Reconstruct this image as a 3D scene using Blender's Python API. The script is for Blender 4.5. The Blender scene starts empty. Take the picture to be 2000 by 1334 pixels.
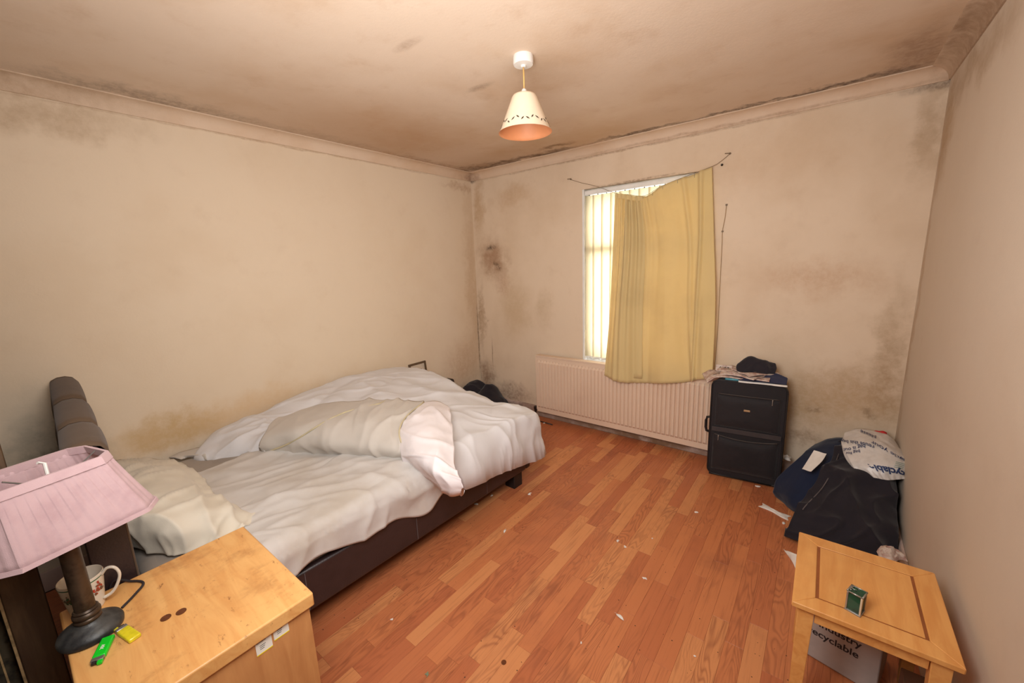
import bpy, bmesh, math, random
import numpy as np
from mathutils import Vector, Matrix, noise
random.seed(7)
PI = math.pi
SC = bpy.context.scene
COL = SC.collection
# ---------------------------------------------------------------- camera
F, YAW, PIT, ROLL = 782.25, -0.66568, 0.19192, -0.03843
CAM = Vector((2.9468, -3.1732, 1.5153)); W = 3.359; H = 2.415; BACK = -3.46
cd = bpy.data.cameras.new('camera'); cam = bpy.data.objects.new('camera', cd); COL.objects.link(cam)
_d = Vector((math.sin(YAW)*math.cos(PIT), math.cos(YAW)*math.cos(PIT), -math.sin(PIT)))
_r = Vector((math.cos(YAW), -math.sin(YAW), 0)); _u = _r.cross(_d)
_r2 = _r*math.cos(ROLL)+_u*math.sin(ROLL); _u2 = -_r*math.sin(ROLL)+_u*math.cos(ROLL)
cam.matrix_world = Matrix(((_r2.x, _u2.x, -_d.x, CAM.x), (_r2.y, _u2.y, -_d.y, CAM.y), (_r2.z, _u2.z, -_d.z, CAM.z), (0, 0, 0, 1)))
cd.sensor_width = 36; cd.lens = 36*F/2000; cd.clip_start = .01; cd.clip_end = 60
SC.camera = cam
SC.view_settings.view_transform = 'Standard'; SC.view_settings.look = 'None'
SC.view_settings.gamma = 1; SC.view_settings.use_curve_mapping = False; SC.view_settings.exposure = 0.0
# ---------------------------------------------------------------- daylight outside the window, area lights added to stand in for a bounced flash
wd = bpy.data.worlds.new('overcast'); SC.world = wd; wd.use_nodes = True
wd.node_tree.nodes['Background'].inputs[0].default_value = (.88, .94, 1, 1); wd.node_tree.nodes['Background'].inputs[1].default_value = 8.5
def area(name, loc, target, size, power, col=(1, .985, .97)):
    l = bpy.data.lights.new(name, 'AREA'); l.shape = 'DISK'; l.size = size; l.energy = power; l.color = col
    o = bpy.data.objects.new(name, l); COL.objects.link(o); o.location = loc
    o.rotation_euler = (Vector(target)-Vector(loc)).to_track_quat('-Z', 'Y').to_euler(); return o
area('flash_bounce', (2.5, -2.95, 1.75), (0.9, -0.6, 1.15), .9, 42)
area('ceiling_bounce', (2.0, -2.5, 1.2), (1.7, -1.5, 2.4), 1.4, 10)

def at(px, py, x=None, y=None, z=None):
    v = _d*F+_r2*(px-1000)-_u2*(py-667)
    k, val = (0, x) if x is not None else (1, y) if y is not None else (2, z)
    return CAM+v*((val-CAM[k])/v[k])
# ---------------------------------------------------------------- mesh helpers
MW = {}
class MB:
    def __init__(s): s.v = []; s.f = []
    def add(s, vs, fs):
        b = len(s.v); s.v += [Vector(q) for q in vs]; s.f += [tuple(i+b for i in f) for f in fs]; return s
    def box(s, x0, x1, y0, y1, z0, z1, M=None):
        vs = [Vector((x, y, z)) for z in (z0, z1) for y in (y0, y1) for x in (x0, x1)]
        if M: vs = [M@q for q in vs]
        return s.add(vs, [(0, 2, 3, 1), (4, 5, 7, 6), (0, 1, 5, 4), (2, 6, 7, 3), (0, 4, 6, 2), (1, 3, 7, 5)])
    def prism(s, poly, a, b, axis='y', M=None):   # poly of 2-tuples, extruded from a to b
        def q(p, t): return {'y': (p[0], t, p[1]), 'x': (t, p[0], p[1]), 'z': (p[0], p[1], t)}[axis]
        n = len(poly); vs = [Vector(q(p, a)) for p in poly]+[Vector(q(p, b)) for p in poly]
        if M: vs = [M@w for w in vs]
        return s.add(vs, [tuple(range(n)), tuple(range(2*n-1, n-1, -1))]+[(i, i+n, (i+1) % n+n, (i+1) % n) for i in range(n)])
    def lathe(s, prof, c, n=32, M=None, caps=True):
        vs = []
        for r, z in prof:
            for k in range(n): vs.append(Vector((r*math.cos(2*PI*k/n), r*math.sin(2*PI*k/n), z)))
        fs = [(j*n+k, j*n+(k+1) % n, (j+1)*n+(k+1) % n, (j+1)*n+k) for j in range(len(prof)-1) for k in range(n)]
        if caps: fs += [tuple(range(n-1, -1, -1)), tuple(range((len(prof)-1)*n, len(prof)*n))]
        if M: vs = [M@q for q in vs]
        return s.add([q+Vector(c) for q in vs], fs)
    def tube(s, pts, r, n=8):
        pts = [Vector(p) for p in pts]; vs = []; up = Vector((.31, .2, .93))
        for i, p in enumerate(pts):
            t = (pts[min(i+1, len(pts)-1)]-pts[max(i-1, 0)]).normalized()
            a = t.cross(up); a = a.normalized() if a.length > 1e-4 else t.orthogonal().normalized(); b = t.cross(a)
            rr = r[i] if isinstance(r, (list, tuple)) else r
            for k in range(n): vs.append(p+a*rr*math.cos(2*PI*k/n)+b*rr*math.sin(2*PI*k/n))
        m = len(pts)
        return s.add(vs, [(j*n+k, j*n+(k+1) % n, (j+1)*n+(k+1) % n, (j+1)*n+k) for j in range(m-1) for k in range(n)]+[tuple(range(n-1, -1, -1)), tuple(range((m-1)*n, m*n))])
def build(name, mb, mat, parent=None, smooth=False, bevel=0, seg=2, local=False, sub=0, world_origin=False):
    vs = mb.v
    root = parent
    while root is not None and root.parent: root = root.parent
    me = bpy.data.meshes.new(name)
    off = Vector((0, 0, 0))
    if root is not None:
        if not local:
            inv = MW[root.name].inverted(); vs = [inv@q for q in vs]
    elif not world_origin:
        xs = np.array([tuple(q) for q in vs]); off = Vector(((xs[:, 0].min()+xs[:, 0].max())/2, (xs[:, 1].min()+xs[:, 1].max())/2, xs[:, 2].min()))
        vs = [q-off for q in vs]
    me.from_pydata([tuple(q) for q in vs], [], mb.f)
    bm = bmesh.new(); bm.from_mesh(me); bmesh.ops.recalc_face_normals(bm, faces=bm.faces); bm.to_mesh(me); bm.free()
    if smooth:
        me.shade_smooth()
        if smooth != 1: me.set_sharp_from_angle(angle=math.radians(smooth))
    me.materials.append(mat)
    o = bpy.data.objects.new(name, me); COL.objects.link(o); o.location = off
    if parent is not None: o.parent = parent
    else: MW[o.name] = Matrix.Translation(off)
    if bevel:
        b = o.modifiers.new('bevel', 'BEVEL'); b.width = bevel; b.segments = seg; b.limit_method = 'ANGLE'; b.angle_limit = math.radians(40)
        if not smooth: me.shade_smooth(); me.set_sharp_from_angle(angle=math.radians(40))
    if sub: q = o.modifiers.new('sub', 'SUBSURF'); q.levels = sub; q.render_levels = sub
    return o
def thing(name, label, cat, loc, rz=0, group=None):
    o = bpy.data.objects.new(name, None); COL.objects.link(o); o.empty_display_size = .05
    o.location = loc; o.rotation_euler = (0, 0, rz); MW[o.name] = Matrix.Translation(Vector(loc))@Matrix.Rotation(rz, 4, 'Z')
    return tag(o, label, cat, group)
def tag(o, label, cat, group=None):
    o['label'] = label; o['category'] = cat
    if group: o['group'] = group
    return o
def struct(name, mb, mat, **k):
    o = build(name, mb, mat, **k); o['kind'] = 'structure'; return o
def T(x, y, z, rz=0, rx=0, ry=0):
    return Matrix.Translation((x, y, z))@Matrix.Rotation(rz, 4, 'Z')@Matrix.Rotation(ry, 4, 'Y')@Matrix.Rotation(rx, 4, 'X')
def cr(P, t):      # catmull-rom through a list of vectors, t in 0..1
    n = len(P)-1; t = max(0, min(.99999, t))*n; i = int(t); f = t-i
    p1, p2 = P[i], P[i+1]; p0 = P[i-1] if i else p1*2-p2; p3 = P[i+2] if i+2 <= n else p2*2-p1
    return .5*((2*p1)+(p2-p0)*f+(2*p0-5*p1+4*p2-p3)*f*f+(3*p1-p0-3*p2+p3)*f*f*f)
def net(rows): return lambda u, v: cr([cr(r, u) for r in rows], v)
def fbm(p, s, o=3): return noise.fractal(Vector(p)*s, .9, 2.1, o)
def ridge(p, s, ang, an=3.5, seed=0):   # elongated cloth creases running along ang in the xy plane
    x = p[0]*math.cos(ang)+p[1]*math.sin(ang); y = -p[0]*math.sin(ang)+p[1]*math.cos(ang)
    w = noise.noise(Vector((p[0]*3+seed, p[1]*3, p[2]*3)))*.12
    n = noise.noise(Vector((x*s/an+seed, (y+w)*s, p[2]*s*.4+seed)))
    return (1-min(1, abs(n)*2.6))**2
def sheet(f, nu, nv, disp=None, skirt=None, close=True):
    """grid surface from f(u,v); disp(p,u,v)->offset along the normal; skirt(p)->points of the rim dropped towards what carries it"""
    P = [[Vector(f(i/(nu-1), j/(nv-1))) for i in range(nu)] for j in range(nv)]
    if disp:
        Q = [[None]*nu for _ in range(nv)]
        for j in range(nv):
            for i in range(nu):
                a = P[j][min(i+1, nu-1)]-P[j][max(i-1, 0)]; b = P[min(j+1, nv-1)][i]-P[max(j-1, 0)][i]
                n = a.cross(b); n = n.normalized() if n.length > 1e-9 else Vector((0, 0, 1))
                Q[j][i] = P[j][i]+n*disp(P[j][i], i/(nu-1), j/(nv-1))
        P = Q
    m = MB(); m.add([q for r in P for q in r], [(j*nu+i, j*nu+i+1, (j+1)*nu+i+1, (j+1)*nu+i) for j in range(nv-1) for i in range(nu-1)])
    if skirt:
        rim = [i for i in range(nu)]+[j*nu+nu-1 for j in range(1, nv)]+[(nv-1)*nu+i for i in range(nu-2, -1, -1)]+[j*nu for j in range(nv-2, 0, -1)]
        b = len(m.v); c = sum((m.v[i] for i in rim), Vector())/len(rim)
        for i in rim: m.v.append(Vector(skirt(m.v[i], c)))
        k = len(rim); m.f += [(rim[i], b+i, b+(i+1) % k, rim[(i+1) % k]) for i in range(k)]
        if close:
            cc = sum((m.v[b+i] for i in range(k)), Vector())/k; m.v.append(cc); e = len(m.v)-1
            m.f += [(b+i, e, b+(i+1) % k) for i in range(k)]
    return m
def drop(z, inset=.02):
    def g(p, c):
        d = Vector((c.x-p.x, c.y-p.y, 0)); d = d.normalized()*inset if d.length > 1e-6 else d
        return Vector((p.x+d.x, p.y+d.y, min(z, p.z-.002)))
    return g
def tps(pts):
    A = np.array(pts, float); n = len(A); d = np.sqrt(((A[:, None, :2]-A[None, :, :2])**2).sum(-1)); K = np.where(d > 0, d*d*np.log(d+1e-12), 0)+np.eye(n)*.004
    Pm = np.c_[np.ones(n), A[:, :2]]; S = np.block([[K, Pm], [Pm.T, np.zeros((3, 3))]]); w = np.linalg.solve(S, np.r_[A[:, 2], 0, 0, 0])
    def f(x, y):
        r = np.sqrt((A[:, 0]-x)**2+(A[:, 1]-y)**2); return float((w[:n]*np.where(r > 0, r*r*np.log(r+1e-12), 0)).sum()+w[n]+w[n+1]*x+w[n+2]*y)
    return f
def text_mb(s, size, fn, bold=0.0, align='CENTER', ext=0.0):
    c = bpy.data.curves.new('t', 'FONT'); c.body = s; c.size = size; c.align_x = align; c.align_y = 'CENTER'; c.offset = bold; c.extrude = ext
    o = bpy.data.objects.new('t', c); COL.objects.link(o); dg = bpy.context.evaluated_depsgraph_get(); me = o.evaluated_get(dg).to_mesh()
    m = MB(); m.add([fn(v.co.copy()) for v in me.vertices], [tuple(p.vertices) for p in me.polygons])
    o.evaluated_get(dg).to_mesh_clear(); bpy.data.objects.remove(o); bpy.data.curves.remove(c); return m
# ---------------------------------------------------------------- materials
def srgb(r, g, b): return tuple((x/255/12.92 if x/255 <= .04045 else ((x/255+.055)/1.055)**2.4) for x in (r, g, b))+(1,)
class N:
    def __init__(s, name):
        s.m = bpy.data.materials.new(name); s.m.use_nodes = True; s.t = s.m.node_tree; s.b = s.t.nodes['Principled BSDF']
        s.tc = s.t.nodes.new('ShaderNodeTexCoord')
    def n(s, ty, ins=None, **kw):
        q = s.t.nodes.new('ShaderNode'+ty)
        for k, v in kw.items(): setattr(q, k, v)
        for k, v in (ins or {}).items():
            if hasattr(v, 'links') or isinstance(v, bpy.types.NodeSocket): s.t.links.new(v, q.inputs[k])
            else: q.inputs[k].default_value = v
        return q
    def math(s, op, a, b=0.0, clamp=False):
        q = s.n('Math', {0: a, 1: b}, operation=op); q.use_clamp = clamp; return q.outputs[0]
    def mix(s, f, a, b, mode='MIX'):
        q = s.n('Mix', data_type='RGBA', blend_type=mode); 
        for i, v in ((0, f), (6, a), (7, b)):
            if isinstance(v, bpy.types.NodeSocket): s.t.links.new(v, q.inputs[i])
            else: q.inputs[i].default_value = v
        return q.outputs[2]
    def noise(s, scale, detail=4, rough=.55, vec=None, dist=0.0):
        q = s.n('TexNoise', {'Scale': scale, 'Detail': detail, 'Roughness': rough, 'Distortion': dist}); s.t.links.new(vec or s.tc.outputs['Object'], q.inputs['Vector']); return q.outputs[0]
    def ramp(s, f, a, b): return s.n('MapRange', {0: f, 1: a, 2: b}, interpolation_type='SMOOTHSTEP').outputs[0]
    def scale(s, v, xyz): return s.n('Mapping', {0: v, 3: xyz}).outputs[0]
    def pos(s): return s.n('NewGeometry').outputs['Position']
    def color(s, c): s.t.links.new(c, s.b.inputs['Base Color'])
    def bump(s, h, st=.3, d=.01):
        q = s.n('Bump', {'Height': h, 'Strength': st, 'Distance': d}); s.t.links.new(q.outputs[0], s.b.inputs['Normal'])
def simple(name, c, rough=.6, metal=0, var=.12, vs=12, bump=0, bs=60, spec=None, dark=None, trans=0):
    k = N(name); k.b.inputs['Roughness'].default_value = rough; k.b.inputs['Metallic'].default_value = metal
    if spec is not None: k.b.inputs['Specular IOR Level'].default_value = spec
    base = srgb(*c); dk = srgb(*dark) if dark else tuple(x*(1-2.2*var) for x in base[:3])+(1,)
    k.color(k.mix(k.ramp(k.noise(vs, 5), .38, .72), base, dk))
    if bump: k.bump(k.noise(bs, 3), bump, .004)
    if trans: k.b.inputs['Transmission Weight'].default_value = trans
    return k.m
def stained(name, base, blobs, mott=.5, rough=.85, dark=(168, 132, 92), seed=0):
    """painted plaster with damp blotches; blobs: (centre, radii, colour, strength, speckle)"""
    k = N(name); k.b.inputs['Roughness'].default_value = rough; P = k.pos()
    Ps = k.n('VectorMath', {0: P, 1: (seed, seed*.7, seed*.3)}, operation='ADD').outputs[0]
    c = k.mix(k.math('MULTIPLY', k.ramp(k.noise(1.3, 5, .6, Ps), .42, .75), mott), srgb(*base), srgb(*dark))
    c = k.mix(k.math('MULTIPLY', k.ramp(k.noise(6, 6, .65, Ps), .52, .8), mott*.55), c, srgb(dark[0]-10, dark[1]-12, dark[2]-8))
    wn = k.n('TexNoise', {'Scale': 5.0, 'Detail': 6.0, 'Roughness': .65, 'Vector': P})
    off = k.n('VectorMath', {0: wn.outputs['Color'], 1: (.5, .5, .5)}, operation='SUBTRACT').outputs[0]
    off = k.n('VectorMath', {0: off, 'Scale': .35}, operation='SCALE').outputs[0]
    sp = k.ramp(k.noise(30, 5, .7, P), .38, .62)
    fine = k.n('VectorMath', {0: off, 'Scale': .12}, operation='SCALE').outputs[0]
    for (cen, rad, col, st, spk) in blobs:
        wob = off if min(rad) > .04 else fine
        D = k.n('VectorMath', {0: k.n('VectorMath', {0: P, 1: wob}, operation='ADD').outputs[0], 1: tuple(cen)}, operation='SUBTRACT').outputs[0]
        D = k.n('VectorMath', {0: D, 1: tuple(1/r for r in rad)}, operation='MULTIPLY').outputs[0]
        L = k.n('VectorMath', {0: D}, operation='LENGTH').outputs['Value']
        m = k.n('MapRange', {0: L, 1: 1.25, 2: .15, 3: 0.0, 4: 1.0}, interpolation_type='SMOOTHSTEP').outputs[0]
        if spk: m = k.math('MULTIPLY', m, k.math('ADD', k.math('MULTIPLY', sp, spk), 1-spk))
        c = k.mix(k.math('MULTIPLY', m, st), c, srgb(*col))
    k.color(c)
    k.bump(k.math('ADD', k.noise(90, 4, .6, P), k.math('MULTIPLY', k.noise(7, 3, .5, P), 2.5)), .16, .004)
    return k.m
def cloth(name, c, rough=.9, dark=None, st=.45, scale=5, sheen=.15, weave=.15, trl=0):
    k = N(name); k.b.inputs['Roughness'].default_value = rough; k.b.inputs['Sheen Weight'].default_value = sheen; k.b.inputs['Specular IOR Level'].default_value = .2
    base = srgb(*c); dk = srgb(*dark) if dark else tuple(x*.72 for x in base[:3])+(1,); P = k.pos()
    col = k.mix(k.math('MULTIPLY', k.ramp(k.noise(scale, 5, .6, P), .42, .75), st), base, dk); k.color(col)
    k.bump(k.math('ADD', k.noise(700, 1, .5, P), k.math('MULTIPLY', k.noise(24, 4, .6, P), 3.0)), weave, .004)
    if trl:
        tr = k.n('BsdfTranslucent'); k.t.links.new(col, tr.inputs[0]); mx = k.n('MixShader', {0: trl, 1: k.b.outputs[0], 2: tr.outputs[0]})
        k.t.links.new(mx.outputs[0], k.t.nodes['Material Output'].inputs[0])
    return k.m
def wood(name, a, b, axis='x', rough=.45, sc=1.0, wear=None):
    k = N(name); k.b.inputs['Roughness'].default_value = rough; P = k.pos()
    st = {'x': (2.2, 16, 16), 'y': (16, 2.2, 16), 'z': (16, 16, 2.2)}[axis]
    g = k.noise(1.6*sc, 5, .6, k.scale(P, st), .8); c = k.mix(k.ramp(g, .3, .72), srgb(*a), srgb(*b))
    c = k.mix(k.math('MULTIPLY', k.ramp(k.noise(3, 4, .6, P), .45, .75), .35), c, tuple(x*.75 for x in srgb(*b)[:3])+(1,))
    if wear: 
        c = k.mix(k.math('MULTIPLY', k.ramp(k.noise(22, 6, .75, k.scale(P, (1, 2.2, 1))), .6, .7), .75), c, srgb(*wear))
        c = k.mix(k.math('MULTIPLY', k.ramp(k.noise(5, 6, .7, k.scale(P, (1.5, 1, 1))), .52, .7), .45), c, srgb(150, 96, 50))
    k.color(c); k.bump(g, .08, .002); return k.m

BR = (118, 78, 48); DK = (58, 40, 28); GR = (120, 100, 82); RD = (160, 110, 78)
def A(px, py, **k): return tuple(at(px, py, **k))
cz = 2.35
ceil_blobs = [((.22, -.19, H), (.34, .13, .2), (96, 70, 50), .9, .6), ((.55, -.125, H), (.50, .065, .2), DK, .95, .3), ((.08, -.6, H), (.10, .55, .2), BR, .5, .5),
    ((1.0, -.12, H), (.30, .065, .2), DK, 1, .1), ((1.16, -.25, H), (.17, .05, .2), (86, 66, 44), 1, .1), ((1.75, -.11, H), (.45, .045, .2), DK, .85, .3),
    ((2.45, -.11, H), (.5, .045, .2), DK, .8, .5), ((2.95, -.11, H), (.35, .05, .2), DK, .85, .4), ((3.2, -.3, H), (.14, .4, .2), BR, .5, .4),
    ((.12, -1.6, H), (.10, .8, .2), GR, .35, .5), ((.13, -2.5, H), (.12, .5, .2), DK, .45, .6), ((.5, -1.3, H), (.7, 1.1, .3), (172, 128, 86), .5, 0),
    ((1.0, -.3, H), (1.3, .30, .2), (176, 138, 100), .45, 0), ((1.45, -1.45, H), (.1, .03, .1), GR, .5, .5), ((1.50, -1.95, H), (.09, .03, .1), BR, .4, .5)]
ceiling_m = stained('ceiling_paint', (212, 190, 168), ceil_blobs, .6, seed=3, dark=(188, 152, 114))
fb = [(A(962, 508, y=0), (.22, .1, .24), (160, 124, 94), .9, .1), (A(958, 484, y=0), (.08, .1, .03), DK, .85, .8), (A(968, 520, y=0), (.05, .1, .05), DK, .6, .8), (A(985, 555, y=0), (.14, .1, .12), RD, .4, .3),
    (A(950, 735, y=0), (.14, .1, .22), (128, 92, 66), .8, .3), (A(1000, 770, y=0), (.35, .1, .13), (136, 104, 86), .7, .5), (A(1005, 600, y=0), (.22, .1, .35), (186, 156, 116), .5, .2),
    (A(935, 400, y=0), (.08, .1, .35), (176, 140, 98), .6, .2), (A(940, 620, y=0), (.05, .1, .4), (150, 116, 78), .6, .3), (A(1060, 600, y=0), (.12, .1, .2), (178, 150, 112), .4, .3),
    (A(1600, 545, y=0), (.38, .1, .14), (184, 142, 106), .45, .4), (A(1560, 790, y=0), (.28, .1, .16), (160, 130, 96), .6, .4), (A(1680, 770, y=0), (.40, .1, .22), (160, 130, 96), .6, .35),
    (A(1740, 700, y=0), (.09, .1, .5), (148, 116, 76), .5, .3), (A(1690, 810, y=0), (.06, .1, .05), DK, .6, .7), (A(1590, 800, y=0), (.05, .1, .03), DK, .7, .8), (A(1570, 855, y=0), (.16, .1, .06), (130, 96, 70), .6, .5),
    (A(1830, 250, y=0), (.08, .1, .3), (150, 118, 78), .5, .2), (A(1500, 300, y=0), (.6, .1, .3), (196, 164, 130), .35, .2), (A(1600, 790, y=0), (.45, .1, .3), (196, 164, 124), .5, .3),
    (A(922, 352, y=0), (.06, .1, .03), DK, .85, .4), ((1.6, 0, cz-.004), (1.9, .1, .012), (130, 96, 66), .55, .5), (A(1840, 165, y=0), (.18, .1, .03), DK, .6, .5), (A(1000, 382, y=0), (.25, .1, .12), (184, 148, 108), .5, .3),
    (A(1245, 352, y=0), (.45, .1, .012), (96, 66, 46), .6, .8), (A(938, 715, y=0), (.012, .1, .25), DK, .8, .4), (A(962, 690, y=0), (.008, .1, .18), BR, .6, .3)]
front_m = stained('window_wall_paint', (220, 199, 174), fb, .45, seed=0, dark=(196, 168, 136))
lb = [((0, -2.65, .62), (.1, .28, .12), (176, 146, 96), .7, .2), ((0, -2.3, .62), (.1, .9, .14), (206, 168, 118), .5, .2), ((0, -2.95, 2.3), (.1, .5, .12), (150, 116, 78), .45, .3), ((0, -3.05, 2.21), (.1, .012, .04), DK, .5, .3),
    ((0, -.05, 1.4), (.1, .12, 1.1), (182, 146, 104), .45, .2), ((0, -3.1, .65), (.1, .16, .35), (140, 134, 118), .7, .2), ((0, -3.1, .62), (.1, .10, .08), DK, .55, .8), ((0, -.01, .7), (.1, .012, .5), DK, .7, .5),
    ((0, -1.6, cz-.004), (.1, 1.8, .01), (150, 112, 76), .5, .4), ((0, -.15, 2.28), (.1, .3, .05), (168, 128, 92), .5, .4), ((0, -.25, .5), (.1, .3, .3), (176, 136, 100), .5, .3)]
left_m = stained('left_wall_paint', (220, 201, 176), lb, .3, seed=9, dark=(203, 177, 145))
rb = [((W, -.1, 2.1), (.1, .12, .35), (160, 124, 78), .6, .2), ((W, -.5, 2.25), (.1, .8, .1), (150, 118, 80), .5, .3), ((W, -.04, 1.2), (.1, .06, 1.2), (170, 134, 94), .5, .2)]
right_m = stained('right_wall_paint', (206, 190, 172), rb, .25, seed=14, dark=(190, 166, 142))
back_m = stained('back_wall_paint', (128, 112, 88), [], .8, seed=22, dark=(70, 56, 40))
cornice_m = stained('cornice_paint', (214, 190, 166), [((.02, -.02, 2.38), (.12, .12, .1), BR, .6, .4), ((2.3, -.02, 2.36), (1.4, .1, .012), BR, .4, .5), ((.05, -3.0, 2.38), (.2, .6, .1), (150, 118, 84), .5, .3), ((W, -.6, 2.38), (.12, .9, .2), (128, 96, 66), .75, .2)], .5, seed=5, dark=(190, 152, 114))
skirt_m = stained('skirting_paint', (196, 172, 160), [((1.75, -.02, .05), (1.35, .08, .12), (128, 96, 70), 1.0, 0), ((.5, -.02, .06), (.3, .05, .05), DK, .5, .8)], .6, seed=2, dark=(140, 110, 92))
subfloor_m = simple('subfloor', (92, 48, 28), .7)
# laminate strips: colour per strip, flame figure and pores
k = N('laminate'); k.b.inputs['Roughness'].default_value = .34
oi = k.n('ObjectInfo'); rnd = oi.outputs['Random']; sh = k.n('CombineXYZ', {0: k.math('MULTIPLY', rnd, 37.0), 1: k.math('MULTIPLY', rnd, 91.0), 2: 0.0}).outputs[0]
V = k.n('VectorMath', {0: k.tc.outputs['Object'], 1: sh}, operation='ADD').outputs[0]
c = k.mix(rnd, srgb(200, 124, 78), srgb(182, 104, 66)); c = k.mix(k.math('GREATER_THAN', k.math('FRACT', k.math('MULTIPLY', rnd, 7.31)), .72), c, srgb(208, 138, 88))
fl = k.noise(1.0, 2, .5, k.scale(V, (11, 1.7, 1)), .25); rings = k.math('ABSOLUTE', k.math('SINE', k.math('MULTIPLY', fl, 62.0)))
on = k.ramp(k.noise(1.0, 1, .5, k.scale(V, (2, .8, 1))), .42, .6)
c = k.mix(k.math('MULTIPLY', k.math('MULTIPLY', k.math('POWER', rings, 4.0), on), .5), c, srgb(140, 76, 48))
c = k.mix(k.math('MULTIPLY', k.ramp(k.noise(1.0, 4, .6, k.scale(V, (90, 3.5, 1))), .5, .75), .45), c, srgb(124, 62, 36))
P = k.pos(); c = k.mix(k.math('MULTIPLY', k.ramp(k.noise(3.2, 5, .6, P), .5, .8), .4), c, srgb(122, 68, 50))
c = k.mix(k.ramp(k.noise(160, 2, .5, P), .74, .78), c, srgb(60, 32, 22)); k.color(c)
k.t.links.new(k.n('MapRange', {0: k.noise(6, 4, .6, P), 1: .3, 2: .75, 3: .34, 4: .62}).outputs[0], k.b.inputs['Roughness']); k.bump(k.noise(1, 3, .5, k.scale(V, (90, 3.5, 1))), .04, .001)
laminate_m = k.m
white_m = simple('white_upvc', (232, 230, 224), .35, var=.05); radiator_m = stained('radiator_enamel', (224, 198, 174), [], .3, .45, (200, 164, 138), 7)
duvet_m = cloth('duvet_cover', (214, 211, 211), dark=(198, 192, 188), scale=3, st=.4)
quilt_m = cloth('quilt', (234, 226, 226), dark=(218, 206, 202), scale=6, st=.4)
sheet_m = cloth('bed_sheet', (202, 196, 190), dark=(184, 171, 154), scale=3.2, st=.7)
beige_m = cloth('beige_cover', (200, 192, 182), dark=(184, 174, 162), scale=4, st=.5)
pillow_m = cloth('pillowcase', (216, 207, 190), dark=(198, 186, 164), scale=4, st=.5)
piping_m = simple('gold_piping', (212, 198, 160), .6, bump=.6, bs=300)
mattress_m = cloth('mattress_ticking', (158, 146, 134), dark=(128, 116, 104), scale=8)
leather_m = simple('brown_leather', (52, 38, 38), .38, var=.1, bump=.15, bs=150); leg_m = simple('black_leg', (30, 26, 26), .5)
suede_m = cloth('brown_suede', (92, 74, 58), dark=(74, 58, 44), scale=7, sheen=.08)
cab_m = wood('cabinet_wood', (226, 174, 108), (210, 150, 86), 'x', .42, wear=(128, 78, 42)); cabs_m = wood('cabinet_side', (206, 148, 92), (190, 130, 78), 'z', .5)
oak_m = wood('table_wood', (226, 166, 96), (212, 146, 78), 'y', .38); oakd_m = wood('table_wood_dark', (206, 128, 54), (182, 104, 42), 'y', .38); inlay_m = simple('dark_inlay', (150, 84, 40), .5)
pink_m = cloth('pink_pleated_fabric', (198, 168, 170), dark=(176, 144, 148), scale=14, st=.6, trl=.10); brass_m = simple('aged_brass', (84, 68, 54), .42, .6, var=.25, vs=30, dark=(48, 36, 28))
pewter_m = simple('tarnished_metal', (84, 84, 82), .5, .55, var=.25, vs=25, bump=.3, bs=50, dark=(46, 46, 48))
china_m = simple('white_china', (226, 214, 196), .15, var=.03); red_m = simple('red_glaze', (190, 58, 36), .3); green_g = simple('green_glaze', (40, 110, 70), .3); brown_g = simple('brown_glaze', (120, 84, 60), .3)
bulbholder_m = simple('white_plastic', (232, 226, 218), .4, var=.04)
yellow_m = cloth('curtain_cotton', (232, 210, 154), dark=(214, 190, 138), scale=3, st=.45, trl=.30)
blind_m = cloth('blind_fabric', (238, 228, 204), dark=(230, 218, 194), st=.3, trl=.75)
glass_m = bpy.data.materials.new('window_glass'); glass_m.use_nodes = True; gb = glass_m.node_tree.nodes['Principled BSDF']; gb.inputs['Transmission Weight'].default_value = 1; gb.inputs['Roughness'].default_value = .0; gb.inputs['IOR'].default_value = 1.02
black_m = cloth('black_nylon', (40, 36, 38), rough=.6, dark=(26, 24, 26), weave=.3, st=.6); blackw_m = cloth('black_wool', (40, 36, 42), dark=(26, 24, 30), st=.6, sheen=.15)
navy_m = cloth('navy_cotton', (30, 38, 60), dark=(20, 26, 44), st=.6); navy2_m = cloth('navy_folded_shirt', (54, 56, 78), dark=(36, 40, 58), st=.6)
metal_m = simple('grey_metal', (170, 166, 160), .35, .8); dmetal_m = simple('dark_metal', (70, 66, 64), .4, .8)
paper_m = simple('paper', (232, 226, 218), .8, var=.05); news_m = simple('newsprint', (206, 190, 178), .85, var=.14, vs=40, dark=(168, 128, 116)); ink_m = simple('black_ink', (40, 34, 38), .7); navyink_m = simple('navy_ink', (30, 50, 96), .6)
teal_m = simple('teal_packet', (40, 140, 164), .35, dark=(120, 190, 200)); redp_m = simple('red_print', (196, 44, 48), .5)
bag_m = simple('white_polythene', (214, 208, 202), .35, var=.07, vs=20, bump=.5, bs=25)
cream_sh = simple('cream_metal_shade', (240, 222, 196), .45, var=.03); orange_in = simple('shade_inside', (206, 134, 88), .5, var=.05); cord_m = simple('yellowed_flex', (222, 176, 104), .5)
wire_m = simple('wire', (120, 96, 70), .5); cable_m = simple('dirty_cable', (170, 140, 104), .6); cream_g = simple('cream_glass', (214, 190, 160), .2)
lgreen_m = simple('green_plastic', (20, 200, 40), .25, var=.05); lyel_m = simple('yellow_plastic', (222, 206, 40), .25, var=.1, vs=60); copper_m = simple('copper_coin', (122, 72, 44), .45, .5, vs=80)
greeng_m = simple('dark_green_glass', (12, 70, 48), .1, var=.3, vs=30); frame_m = simple('gilt_frame', (92, 70, 46), .5); board_m = wood('old_board', (120, 94, 66), (84, 62, 44), 'z', .6); edge_m = simple('worn_board_edge', (214, 180, 130), .6, var=.2, vs=40)
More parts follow.
